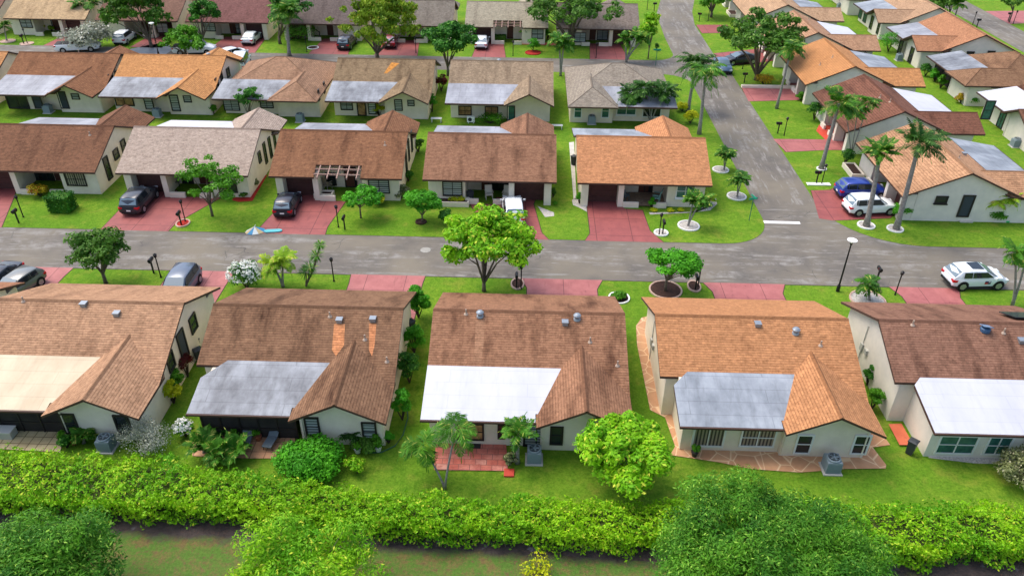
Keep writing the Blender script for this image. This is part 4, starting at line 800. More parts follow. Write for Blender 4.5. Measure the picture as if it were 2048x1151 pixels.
# ---- shrubs
SH = [(105, 150, 390, 426, 'deep', 'clipped boxy green bush on the lawn left of the black car', dict(box=True, n=14, size=.17)),
 (57, 104, 366, 398, 'croton', 'yellow and orange croton bush beside the porch at the left edge', {}),
 (815, 860, 576, 648, 'fresh', 'tall loose green hedge block beside the grey flat roofed near house', dict(n=34, leaves=150, size=.2)),
 (808, 850, 655, 716, 'fresh', 'green leafy shrub in the side passage behind the tall hedge block', {}), (794, 844, 705, 778, 'deep', 'dark spiky shrub in the side passage by the valley gutter', {}),
 (784, 826, 780, 852, 'fresh', 'fresh green bushes at the wing corner beside the garden hose', dict(n=14)),
 (552, 694, 862, 958, 'fresh', 'large dome shaped green bush in front of the grey flat roofed near house', dict(n=40, leaves=260, size=.17)),
 (336, 376, 735, 792, 'mid', 'green shrub in the left side passage below the dark red plant', {}), (398, 412, 690, 720, 'dark', 'dark plant at the end of the left side passage', {}),
 (1722, 1762, 770, 830, 'mid', 'green shrub low in the right side passage', {}), (700, 760, 868, 905, 'dark', 'dark low plants in the bed before the wing of the second near house', dict(n=10)), (396, 446, 858, 878, 'deep', 'dark shrubs between the screened porch and the low palms', {}), (1005, 1032, 905, 935, 'dry', 'dry low plants beside the paver patio', {}), (120, 150, 868, 900, 'deep', 'pot plants beside the tiled patio corner', {}),
 (352, 392, 838, 880, 'mid', 'white flowering bush beside the screened porch', dict(flowers=60)), (240, 352, 832, 918, 'silver', 'silvery twiggy bush behind the hedge, beside the near left house', dict(n=46, leaves=90, size=.1, asp=.4)),
 (326, 370, 754, 818, 'yellow', 'yellow green croton bush in the left side passage', {}), (354, 398, 704, 764, 'red', 'dark red leafy plant beside the brown side door', dict(n=8, leaves=70, asp=.2, size=.4)),
 (460, 528, 524, 588, 'deep', 'bush covered in white flowers on the verge beside the near left driveway', dict(flowers=260, n=20)),
 (1222, 1256, 580, 602, 'mid', 'small green plant in a curved white kerb at the corner of the near house', {}), (1051, 1082, 80, 107, 'fresh', 'round clipped bush in a mulch ring on the back street', dict(n=14, leaves=150)),
 (1350, 1378, 205, 226, 'yellow', 'bright yellow bush by the side street, rear of two', dict(n=12)), (1364, 1396, 222, 252, 'yellow', 'bright yellow bush by the side street, front of two', dict(n=14)),
 (1673, 1706, 298, 332, 'deep', 'dark bush in a white edged bed before the salmon tiled house', {}), (1778, 1822, 404, 442, 'fresh', 'round green bush at the nose of the white SUV', dict(n=14)),
 (1968, 2010, 415, 446, 'mid', 'dark green shrub at the foot of the leaning palm', {}), (1714, 1757, 688, 742, 'deep', 'glossy green bush in the right side passage, upper one', {}), (1718, 1750, 732, 778, 'deep', 'glossy green bush in the right side passage, lower one', {}),
 (1752, 1800, 66, 112, 'fresh', 'long bright green bush between the back gardens, upper right', dict(n=18)), (1826, 1845, 113, 136, 'deep', 'small round bush at the corner of the gabled house, upper right', {}),
 (1838, 1862, 128, 158, 'deep', 'green bush at the screened porch, rear of three', {}), (1856, 1882, 140, 168, 'fresh', 'green bush at the screened porch, middle of three', {}), (1870, 1890, 152, 182, 'mid', 'green bush at the screened porch, front of three', {}),
 (1908, 1934, 188, 210, 'croton', 'orange croton bush in the back garden, right side', {}), (1932, 1958, 192, 214, 'fresh', 'low green bush beside the orange croton, right side', {}),
 (1610, 1645, 205, 248, 'deep', 'low green shrubs along the front wall of the brown house', {}), (1590, 1612, 184, 204, 'mid', 'green plant at the corner beside the slim palm', {}),
 (1500, 1552, 148, 172, 'croton', 'low reddish hedge below the broad tree', dict(n=14)), (140, 236, 56, 108, 'silver', 'large silver leaved bush by the white pickup, top left', dict(n=26, leaves=140, size=.34)),
 (875, 908, 418, 452, 'deep', 'dark green bush under the left side of the tall yellow green tree', dict(flowers=14)), (895, 935, 392, 406, 'yellow', 'row of pale green plants in the low white planter', {}),
 (740, 776, 386, 414, 'yellow', 'variegated yellow bush behind the low umbrella tree', {}), (786, 820, 370, 402, 'dry', 'pale twiggy shrub at the corner of the pergola house', {}),
 (805, 828, 340, 368, 'deep', 'dark shrub with yellow flowers beside the pergola house', {}), (824, 850, 278, 310, 'dark', 'dark bush behind the pergola house', {}), (870, 896, 150, 190, 'red', 'dark red shrub between two third row houses', {}),
 (852, 878, 190, 232, 'fresh', 'climbing green shrub at the third row house corner', {}), (744, 772, 200, 240, 'yellow', 'yellow green spiky bush against the third row wing wall', {}),
 (950, 1012, 238, 248, 'mid', 'low green hedge strip under the tan curtained windows', dict(n=12)), (986, 1012, 72, 84, 'dark', 'clipped low hedge below the small front pergola', dict(box=True)),
 (418, 438, 208, 232, 'mid', 'green vine shrub beside the third row orange house', {}), (1103, 1116, 402, 410, 'mid', 'tiny plant at the garage corner, centre', {}), (1114, 1120, 330, 405, 'dark', 'narrow climbing plant on the garage side wall', {}) if False else (1100, 1112, 378, 398, 'dark', 'narrow dark plant beside the centre garage', {}),
 (690, 740, 910, 952, 'bright', 'yellow green sparse shrub between hedge and round bush', dict(n=8, leaves=60)), (1300, 1316, 415, 424, 'yellow', 'small clipped ball plant in white gravel, left of three', {}), (1334, 1348, 416, 425, 'yellow', 'small clipped ball plant in white gravel, middle of three', {}),
 (1354, 1366, 415, 424, 'yellow', 'small clipped ball plant in white gravel, right of three', {}), (1296, 1310, 396, 420, 'fresh', 'tiered topiary plant beside the porch step of the corner house', {}), (1152, 1166, 385, 412, 'fresh', 'two tier topiary beside the corner house garage', {}),
 (765, 790, 862, 890, 'fresh', 'large leaved potted plant inside the curved hose edge', {}), (738, 762, 866, 896, 'mid', 'potted plant with white flowers beside the wing corner', dict(flowers=20)), (1862, 1880, 880, 912, 'fresh', 'leafy plant beside the terracotta landing', {}),
 (440, 470, 848, 872, 'deep', 'round potted shrub on the salmon patio', {}), (545, 560, 700, 705, 'deep', '', {}) if False else (478, 500, 382, 396, 'dark', 'spiky dark plants in the red mulch bed', {}), (360, 440, 846, 866, 'fresh', '', {}) if False else (500, 520, 356, 380, 'dry', 'grey pot plants along the red mulch bed', {}),
 (60, 70, 52, 62, 'yellow', 'small yellow potted plant left of the tan house door', {}), (76, 92, 50, 64, 'yellow', 'yellow potted plant right beside the tan house door', {}), (98, 110, 52, 65, 'palmy', 'potted plant below the tan house right window', {}),
 (546, 640, 68, 82, 'mid', 'long low hedge before the dark grey roofed house', dict(n=18)), (1660, 1668, 20, 45, 'dark', 'dark shrub between back gardens near the top right', {}), (1120, 1150, 128, 140, 'dry', 'ground cover', {}) if False else (1306, 1318, 88, 104, 'dark', 'dark round shrub at the end of the back street verge', {}),
 (625, 650, 700, 702, 'dark', '', {}) if False else (1130, 1150, 84, 100, 'mid', 'sprawling green shrub behind the double trunk palm', {}), (1088, 1102, 60, 84, 'fresh', 'banana like green shrub left of the big dark tree trunk', {})]
for x0, x1, y0, y1, lf, lb, kw in SH: shrub(x0, x1, y0, y1, lf, lb, **kw)
shrub(1040, 1120, 1110, 1150, 'yellow', 'sparse yellow flowering weed at the bottom edge, centre', n=7, leaves=40, size=.14)
shrub(330, 352, 60, 70, 'mid', 'bush below the dark brown roof', n=6) if False else None
# ---------------------------------------------------------------- ring beds
def ring(px_, py_, r, label, stone=WHITE, fill=None, sx=1., sy=1.):
    X, Y = g(px_, py_); t = empty('ring_bed', (X, Y, 0)); tag(t, label, 'garden bed')
    mb = MB(); n = 28
    for k in range(n):
        a0 = 2*PI*k/n; a1 = 2*PI*(k+.92)/n; h = .09+.02*random.random()
        q = lambda a, rr: (rr*math.cos(a)*sx, rr*math.sin(a)*sy, 0)
        mb.ext([q(a0, r-.12), q(a1, r-.12), q(a1, r), q(a0, r)], (0, 0, h))
    mb.build('stone_edge', [stone], t); mb = MB(); mb.ext([(r*.93*math.cos(2*PI*k/n)*sx, r*.93*math.sin(2*PI*k/n)*sy, 0) for k in range(n)], (0, 0, .05)); mb.build('filling', [fill or M('white_gravel', S(206, 202, 194), S(150, 144, 136), 9)], t)
MUL = M('brown_mulch', S(74, 50, 40), S(50, 36, 30), 7, .95, bump=.8); RMU = M('red_mulch', S(176, 44, 32), S(140, 34, 28), 6, .9, bump=.8)
PST = M('pink_stone', S(206, 178, 160), S(180, 150, 134), 4, .8)
for a in ((1441, 340, .82, 'round white gravel bed under the upper small double palm'), (1473, 393, .9, 'round white gravel bed under the lower small double palm'), (1377, 452, .95, 'round white gravel bed under the bushy double palm'),
          (1732, 451, .75, 'white ring around the tall fan palm'), (1790, 458, .7, 'white scalloped ring around the tall coconut palm'), (1643, 338, .5, 'white ring around the tall leaning grey palm')): ring(*a)
ring(1331, 580, 1.25, 'stone edged mulch ring under the dense umbrella tree', PST, MUL); ring(1035, 568, .65, 'oval stone bed around the twin black posts', PST, MUL, .8, 1.25); ring(1388, 573, .65, 'oval stone bed around the mailbox right of the umbrella tree', PST, MUL, .8, 1.25)
ring(366, 447, .65, 'red mulch ring with pale edge around the mailbox', PST, RMU, .9, 1.1); ring(1735, 600, 1.3, 'round stone bed around the windblown small palm', PST); ring(1322, 466, .62, 'white edged bed around a lamp post on the corner lawn', WHITE)
ring(1238, 596, .8, 'curved white kerb at the corner of the near house', WHITE, MUL); ring(16, 83, 1.0, 'pink gravel ring at the top left', PST, PST); ring(54, 88, .9, 'pink gravel patch around the posts at the top left', PST, PST); ring(842, 444, .5, 'mulch ring under the rounded ball tree', MUL, MUL)
ring(1066, 106, 1.1, 'red mulch ring under the round clipped bush', RMU, RMU); ring(626, 96, .8, 'white ring beside the dark topiary on the back street', WHITE, MUL)
# ---------------------------------------------------------------- posts, mailboxes, lamps
def lamp_post(px_, py_, label, h=1.75, rz=0):
    t = empty('lamp_post', (*g(px_, py_), 0), rz); tag(t, label, 'lamp post', 'small garden lamp posts')
    mb = MB(); mb.tube([(0, 0, 0), (0, 0, h)], [.05, .045], 8); mb.lathe([(.09, 0), (.06, .12)], n=8); mb.build('post', [BLACK], t)
    mb = MB(); mb.lathe([(.05, h), (.12, h+.04), (.14, h+.22), (.17, h+.24), (.03, h+.36)], n=6); mb.build('lantern', [BLACK], t)
def mailbox(px_, py_, label, rz=0, h=1.1):
    t = empty('mailbox', (*g(px_, py_), 0), rz); tag(t, label, 'mailbox', 'black mailboxes on posts')
    mb = MB(); mb.box(-.05, .05, -.05, .05, 0, h); mb.box(-.06, .06, -.3, .25, h-.08, h); mb.build('post', [BLACK], t)
    mb = MB(); pr = [(-.11, 0), (.11, 0), (.11, .14), (.07, .21), (0, .235), (-.07, .21), (-.11, .14)]; mb.ext([(x, -.34, h+z) for x, z in pr], (0, .6, 0)); b = mb.build('box', [BLACK], t)
    mb = MB(); mb.box(.112, .125, .0, .03, h+.05, h+.25); mb.build('flag', [M('mailbox_flag', S(150, 40, 36))], b)
R90 = PI/2
for x, y, l in ((47, 434, 'lamp post beside the mailbox on the left lawn, opposite row'), (371, 443, 'lamp post behind the mailbox in the red ring'), (677, 454, 'thin black lamp post on the lawn right of the black hatchback'), (1318, 470, 'black lamp post in white bed on the corner lawn'),
                (322, 554, 'tilted black lamp post beside the grey SUV'), (668, 562, 'twin headed black lamp post before the pink driveway'), (1042, 577, 'right one of the twin black posts in the oval bed'), (1396, 572, 'lamp post beside the mailbox right of the umbrella tree'),
                (1790, 589, 'black lamp post on the near verge right of the windblown palm'), (1568, 271, 'lamp post on the lawn beside the brown house'), (1643, 368, 'lamp post on the white slab before the salmon tiled house'), (1416, 42, 'lamp post at the top beside the side street'),
                (55, 87, 'lamp post in the top left pink gravel'), (1026, 112, 'lamp post left of the round clipped bush, back street'), (1192, 116, 'lamp post at the driveway beside the double trunk palm'), (832, 106, 'lamp post under the dense deep green tree'),
                (1485, 138, 'lamp post below the broad tree'), (614, 104, 'lamp post beside the weeping palm'), (1294, 20, 'lamp post left of the top of the side street'), (1945, 50, 'lamp post beside the far right road'), (2026, 48, 'thin lamp post on the lawn across the far right road')): lamp_post(x, y, l)
for x, y, l, r_ in ((38, 446, 'mailbox on the left lawn of the opposite row', 0), (363, 450, 'mailbox in the red mulch ring beside the young tree', 0), (690, 459, 'mailbox on the lawn right of the black hatchback', 0), (1325, 468, 'dark leafy mailbox post on the corner lawn', 0),
                (308, 546, 'tilted black mailbox beside the grey SUV', PI), (1033, 577, 'left one of the twin black posts in the oval bed', PI), (1390, 580, 'mailbox right of the umbrella tree', PI), (1752, 564, 'black and white mailbox beside the windblown small palm', PI),
                (1555, 267, 'mailbox on the lawn beside the brown house', -R90), (1632, 367, 'mailbox on the white slab before the salmon tiled house', -R90), (1398, 43, 'mailbox at the top beside the side street', -R90), (48, 88, 'mailbox in the top left pink gravel', 0),
                (1488, 166, 'mailbox below the broad tree beside the low reddish hedge', -R90), (1308, 22, 'mailbox left of the top of the side street', R90), (1953, 55, 'mailbox beside the far right road', R90), (2016, 42, 'mailbox on the lawn across the far right road', -R90)): mailbox(x, y, l, r_)
def street_lamp(px_, py_, h, label):
    X, Y = g(px_, py_); t = empty('street_lamp', (X, Y, 0)); tag(t, label, 'street lamp', 'tall street lamps')
    mb = MB(); mb.tube([(0, 0, 0), (0, 0, .8), (0, 0, h)], [.085, .07, .05], 10); mb.lathe([(.14, 0), (.13, .5), (.08, .6)], n=10); mb.lathe([(.05, h), (.1, h+.1), (.12, h+.22)], n=10); mb.build('post', [BLACK], t)
    mb = MB(); mb.lathe([(.12, h+.22), (.2, h+.34), (.36, h+.42), (.36, h+.46), (.1, h+.54)], n=16); mb.build('lamp_head', [WHITE], t)
street_lamp(1675, 582, 4.0, 'tall black street lamp with white head on the near verge'); street_lamp(318, 112, 3.9, 'tall black street lamp behind the orange third row roof')
# ground details
def thing(name, mb, mat, loc, label, cat, rz=0, group=None): o = mb.build(name, mat); o.location = loc; o.rotation_euler = (0, 0, rz); tag(o, label, cat, group); return o
X, Y = g(1498, 441); t = empty('street_sign', (X, Y, 0), .3); tag(t, 'green street name sign on a post at the corner lawn', 'street sign'); mb = MB(); mb.tube([(0, 0, 0), (0, 0, 2.05)], .035, 8); mb.build('post', [M('green_post', S(40, 110, 90))], t)
SG = M('sign_green', S(40, 150, 120), rough=.4)
mb = MB(); mb.box(-.4, .4, -.015, .015, 2.05, 2.22); mb.build('sign_plate', [SG], t); mb = MB(); mb.box(-.015, .015, -.4, .4, 2.24, 2.41); mb.build('sign_plate', [SG], t)
X, Y = g(1311, 131); t = empty('street_sign', (X, Y, 0)); tag(t, 'small green street name sign beyond the grey hip roof', 'street sign'); mb = MB(); mb.tube([(0, 0, 0), (0, 0, 2.0)], .04, 8); mb.build('post', [M('green_post', S(40, 110, 90))], t); mb = MB(); mb.box(-.5, .5, -.02, .02, 2.0, 2.2); mb.build('sign_plate', [SG], t)
def ac(px_, py_, label, s=1.):
    X, Y = g(px_, py_); t = empty('air_conditioner', (X, Y, 0), sc=s); tag(t, label, 'air conditioner', 'outdoor air conditioner units')
    G_ = M('ac_grey', S(132, 146, 152), rough=.5); D_ = M('ac_dark', S(44, 50, 54), rough=.5)
    mb = MB(); mb.box(-.5, .5, -.48, .48, 0, .07); mb.build('pad', [M('pad', S(186, 184, 176))], t)
    mb = MB(); mb.box(-.38, .38, -.38, .38, .07, .82); 
    for i in range(9):
        z = .14+i*.075
        mb.box(-.395, .395, -.395, .395, z, z+.03, 0)
    mb.lathe([(.37, .82), (.37, .9), (.34, .93)], n=20); b = mb.build('casing', [G_], t)
    mb = MB(); mb.lathe([(.29, .925), (.29, .935)], n=20); mb.build('fan_well', [D_], b)
    mb = MB()
    for k in range(5): a = 2*PI*k/5; mb.obox((.13*math.cos(a), .13*math.sin(a), .95), (.12*math.cos(a), .12*math.sin(a), 0), (-.04*math.sin(a), .04*math.cos(a), .015), (0, 0, .004))
    mb.lathe([(.06, .94), (.05, .98)], n=10)
    for r_ in (.1, .18, .26):
        for k in range(16): a = 2*PI*k/16; mb.obox((r_*math.cos(a), r_*math.sin(a), .985), (-r_*.2*math.sin(a), r_*.2*math.cos(a), 0), (.006*math.cos(a), .006*math.sin(a), 0), (0, 0, .005))
    mb.build('fan', [G_], b); return t
for a in ((216, 896, 'grey air conditioner behind the hedge at the near left house'), (1068, 919, 'blue grey air conditioner beside the bushy low palm'), (1660, 938, 'air conditioner on the flagstone patio', 1.05), (98, 225, 'air conditioner behind the rusty brown third row house'),
          (316, 233, 'air conditioner behind the orange third row house'), (601, 243, 'air conditioner beside the hip roofed third row house'), (2029, 293, 'air conditioner at the right edge by the white roofed house'), (1797, 121, 'air conditioner between the hedge bush and gabled house'), (1183, 247, 'air conditioner before the grey hip roofed house'), (1678, 18, 'air conditioner near the top right back garden')): ac(*a)
t = empty('wall_air_conditioner', (*g(942, 246), 0)); tag(t, 'white slim air conditioner under the tan curtained window', 'air conditioner'); mb = MB(); mb.box(-.42, .42, -.16, .16, .15, .78); mb.box(-.3, -.24, -.14, .14, 0, .15); mb.box(.24, .3, -.14, .14, 0, .15); b = mb.build('casing', [WHITE], t); mb = MB(); mb.ext([(-.1+.22*math.cos(2*PI*k/18), -.17, .46+.22*math.sin(2*PI*k/18)) for k in range(18)], (0, .015, 0)); mb.build('fan_grille', [M('ac_dark', S(44, 50, 54))], b)
mb = MB(); mb.lathe([(.42, 0), (.42, .012)], n=20); thing('manhole_cover', mb, M('pale_iron', S(160, 158, 150), S(140, 138, 130), 5), (*g(851, 500), .011), 'round pale manhole cover in the street', 'manhole cover')
def lounger(px_, py_, rz, label):
    t = empty('lounge_chair', (*g(px_, py_), .05), rz); tag(t, label, 'lounge chair', 'patio loungers'); m = M('lounger_grey', S(104, 116, 122), rough=.6)
    mb = MB(); mb.obox((0, -.25, .32), (.28, 0, 0), (0, .45, 0), (0, 0, .03)); mb.build('seat', [m], t); mb = MB(); mb.obox((0, .48, .52), (.28, 0, 0), (0, .3, .22), (0, -.02, .03)); mb.build('backrest', [m], t); mb = MB(); mb.obox((0, .66, .7), (.2, 0, 0), (0, .09, .06), (0, -.03, .05)); mb.build('headrest', [m], t)
    for sx in (-1, 1):
        for y in (-.6, .5): mb = MB(); mb.tube([(sx*.26, y, 0), (sx*.26, y*.9, .32)], .02, 6); mb.build('leg', [BLACK], t)
lounger(496, 884, .1, 'grey patio lounger on the salmon patio, left of two'); lounger(545, 886, -.15, 'grey patio lounger on the salmon patio, right of two')
def chair(px_, py_, z, rz, col, label, s=1):
    t = empty('patio_chair', (*g(px_, py_, z), z), rz, s); tag(t, label, 'chair', 'porch chairs'); m = M('chair_'+col[0], S(*col[1]), rough=.6)
    mb = MB(); mb.box(-.27, .27, -.25, .27, .38, .45); mb.build('seat', [m], t); mb = MB(); mb.obox((0, .27, .72), (.27, 0, 0), (0, .03, 0), (0, .08, .28)); mb.build('backrest', [m], t)
    for sx in (-1, 1):
        mb = MB(); mb.box(sx*.28-.03, sx*.28+.03, -.25, .25, .6, .64); mb.build('armrest', [m], t)
        for y in (-.22, .22): mb = MB(); mb.box(sx*.25-.02, sx*.25+.02, y-.02, y+.02, 0, .4); mb.build('leg', [m], t)
for a in ((1248, 400, .15, 2.4, ('slate', (84, 96, 104)), 'dark porch chair left of the corner house door', 1.3), (1312, 404, .15, -1.9, ('teal', (120, 160, 150)), 'teal porch chair right of the corner house door', 1.3), (978, 397, .05, .2, ('cream', (206, 200, 182)), 'cream porch chair behind the yellow green tree, left', 1.2),
          (1013, 398, .05, -.2, ('cream', (206, 200, 182)), 'cream porch chair behind the yellow green tree, right', 1.2), (352, 372, .05, .4, ('black', (50, 50, 52)), 'dark porch chair beside the garage of the pinkish grey house', 1.2), (655, 378, .05, 2.6, ('wicker', (150, 140, 124)), 'wicker chair under the pergola', 1.3)): chair(*a)
# low planters
def planter(x, y, w_, d_, label, h=.45, plant=True, rz=0):
    X, Y = g(x, y); t = empty('planter', (X, Y, 0), rz); tag(t, label, 'planter'); mb = MB()
    mb.box(-w_/2, w_/2, -d_/2, -d_/2+.14, 0, h); mb.box(-w_/2, w_/2, d_/2-.14, d_/2, 0, h); mb.box(-w_/2, -w_/2+.14, -d_/2+.14, d_/2-.14, 0, h); mb.box(w_/2-.14, w_/2, -d_/2+.14, d_/2-.14, 0, h); mb.build('planter_wall', [WALL], t)
    mb = MB(); mb.box(-w_/2+.14, w_/2-.14, -d_/2+.14, d_/2-.14, 0, h-.1); mb.build('soil', [MUL], t)
planter(905, 408, 3.0, 1.1, 'low white planter below the shuttered grid window'); planter(649, 393, 1.7, .9, 'low white planter beside the pergola house driveway'); planter(1705, 345, 1.2, 2.8, 'white walled planter at the front of the salmon tiled house', rz=.0); planter(1465, 30, 1.5, 3, 'low white planter at the top beside the side street'); planter(1547, 176, 8, .5, 'low pale kerb wall under the reddish hedge', h=.3)
# boards lying by the driveway
t = empty('folded_umbrella', (*g(511, 463), 0), .3); tag(t, 'blue and white striped beach umbrella lying on the lawn edge', 'beach umbrella'); mb = MB(); n = 10
for k in range(n):
    a0, a1 = 2*PI*k/n, 2*PI*(k+1)/n; b = len(mb.v); mb.v += [(0, 0, .5), (.85*math.cos(a0), .6*math.sin(a0), .04), (.85*math.cos(a1), .6*math.sin(a1), .04)]; mb.f.append([b, b+1, b+2]); mb.m.append(k % 3)
mb.build('canopy', [M('umb_blue', S(70, 140, 180)), M('umb_white', S(214, 220, 216)), M('umb_tan', S(196, 176, 130))], t); mb = MB(); mb.tube([(0, 0, .5), (.1, .05, .62)], .02, 6); mb.build('pole', [WHITE], t)
mb = MB(); mb.ext([(-.7, -.15, 0), (-.5, -.24, 0), (.5, -.24, 0), (.75, -.1, 0), (.75, .1, 0), (.5, .24, 0), (-.5, .24, 0), (-.7, .15, 0)], (0, 0, .1)); thing('bodyboard', mb, [M('teal_board', S(90, 176, 182), rough=.4)], (*g(546, 463), .02), 'teal board lying at the foot of the red driveway', 'bodyboard', .15)
mb = MB(); ps = [g(*p) for p in ((812, 800), (816, 835), (806, 870), (790, 892), (762, 905), (730, 906))]; mb.tube([(x, y, .04) for x, y in ps], .035, 6); o = mb.build('garden_hose', [M('hose_green', S(50, 92, 70))]); tag(o, 'dark green garden hose edging the bed beside the wing corner', 'hose')
mb = MB()
for k in range(3):
    n = 14; 
    mb.tube([(.28*math.cos(2*PI*i/n), .2*math.sin(2*PI*i/n), .04+.05*k) for i in range(n+1)], .03, 5)
thing('coiled_hose', mb, [M('hose_bright', S(60, 190, 110))], (*g(2013, 443), 0), 'coiled bright green hose against the corner house wall', 'hose')
def binn(x, y, label, col=(56, 60, 64)):
    t = empty('wheelie_bin', (*g(x, y), 0)); tag(t, label, 'bin', 'bins beside the houses'); m = M('bin_%d' % col[0], S(*col), rough=.5)
    mb = MB(); mb.lathe([(.24, .05), (.32, .95)], n=4); mb.build('body', [m], t); mb = MB(); mb.lathe([(.36, .95), (.36, 1.0), (.2, 1.05)], n=4); mb.build('lid', [m], t)
for a in ((823, 664, 'dark bin in the side passage below the tall hedge block'), (395, 700, 'dark bin beside the brown side door, upper one'), (400, 722, 'dark bin beside the brown side door, lower one'), (1147, 330, 'black bin beside the orange corner house'), (941, 402, 'dark round bin beside the centre front door'), (1818, 906, 'black bucket with tools beside the terracotta landing')): binn(*a)
t = empty('storage_box', (*g(14, 872), 0)); tag(t, 'pale storage box on the tiled patio at the left edge', 'storage box'); mb = MB(); mb.box(-.5, .5, -.3, .3, 0, .5); mb.build('body', [M('box_grey', S(190, 190, 182))], t); mb = MB(); mb.box(-.53, .53, -.33, .33, .5, .57); mb.build('lid', [M('box_lid', S(206, 206, 198))], t)
def bench(x, y, label, rz=0, s=1.):
    t = empty('bench', (*g(x, y), 0), rz, s); tag(t, label, 'bench'); m = M('white_bench', S(214, 216, 212), rough=.6)
    mb = MB()
    for i in range(4): mb.box(-.6, .6, -.24+i*.13, -.15+i*.13, .42, .45)
    mb.build('seat', [m], t)
    for sx in (-.5, .5): mb = MB(); mb.box(sx-.03, sx+.03, -.22, .22, 0, .42); mb.build('leg', [m], t)
bench(1114, 258, 'white slatted bench on the grass between second row houses'); bench(873, 244, 'white low table behind the brown pergola house', s=1.)
mb = MB(); mb.obox((0, 0, 0), (1.0, 0, 0), (0, .8, -.35), (0, .01, .03)); o = thing('solar_panel', mb, [M('panel_black', S(36, 44, 52), rough=.2)], (0, 0, 0), 'black solar panel on the front slope of the rightmost near house', 'solar panel'); xx, yy = g(2050, 634, 4.3); o.location = (xx, yy+.2, 4.32)
mb = MB(); mb.box(-.28, .28, -.28, .28, 0, .09); thing('stepping_stone', mb, [BRIGHT], (*g(1018, 946), .01), 'bright red square stone on the lawn by the paver patio', 'stepping stone')
mb = MB(); mb.box(-.55, .55, -.4, .4, 0, .1); thing('door_step', mb, [M('pale_slab', S(206, 202, 192), S(186, 182, 170), 2, .8)], (*g(1929, 441), .01), 'pale door step at the green side door', 'step')
mb = MB(); mb.box(-1.1, 1.1, -.25, .25, 0, .08); thing('kerb_slab', mb, [WHITE], (*g(1637, 369), .01), 'white slab under the mailbox pair beside the side street', 'slab')
# ---------------------------------------------------------------- vehicles
CG = M('car_glass', S(30, 38, 44), rough=.06, spec=.8); CGL = M('car_glass_sky', S(96, 116, 128), rough=.08, spec=.8); TYRE = M('tyre', S(26, 26, 27), rough=.9); RIM = M('alloy', S(170, 172, 176), rough=.3, metal=.6); PLASTIC = M('black_plastic', S(34, 34, 36), rough=.6)
TL = M('tail_lamp', S(190, 26, 36), rough=.2); HL = M('head_lamp', S(220, 226, 230), rough=.15)
def paint(name, c):
    if name in MC: return MC[name]
    t = NT(name); t.col(S(*c)); t.set(Roughness=.28, Metallic=.25 if sum(c) < 600 else 0); t.b.inputs['Coat Weight'].default_value = .6; t.b.inputs['Coat Roughness'].default_value = .08; MC[name] = t.m; return t.m
def rounded_loft(st, mb, m=0):
    """st: list of (y, ring of (x,z) for the right half from bottom centre to top centre)"""
    rings = []
    for y, h in st: ring_ = [(x, z) for x, z in h]+[(-x, z) for x, z in h[::-1][1:-1]]; rings.append([(x, y, z) for x, z in ring_])
    n = len(rings[0]); vs = [p for r_ in rings for p in r_]; fs = []
    for i in range(len(rings)-1):
        for k in range(n): j = (k+1) % n; fs.append([i*n+k, i*n+j, (i+1)*n+j, (i+1)*n+k])
    fs.append(list(range(n))[::-1]); fs.append([(len(rings)-1)*n+k for k in range(n)])
    return mb.solid(vs, fs, m)
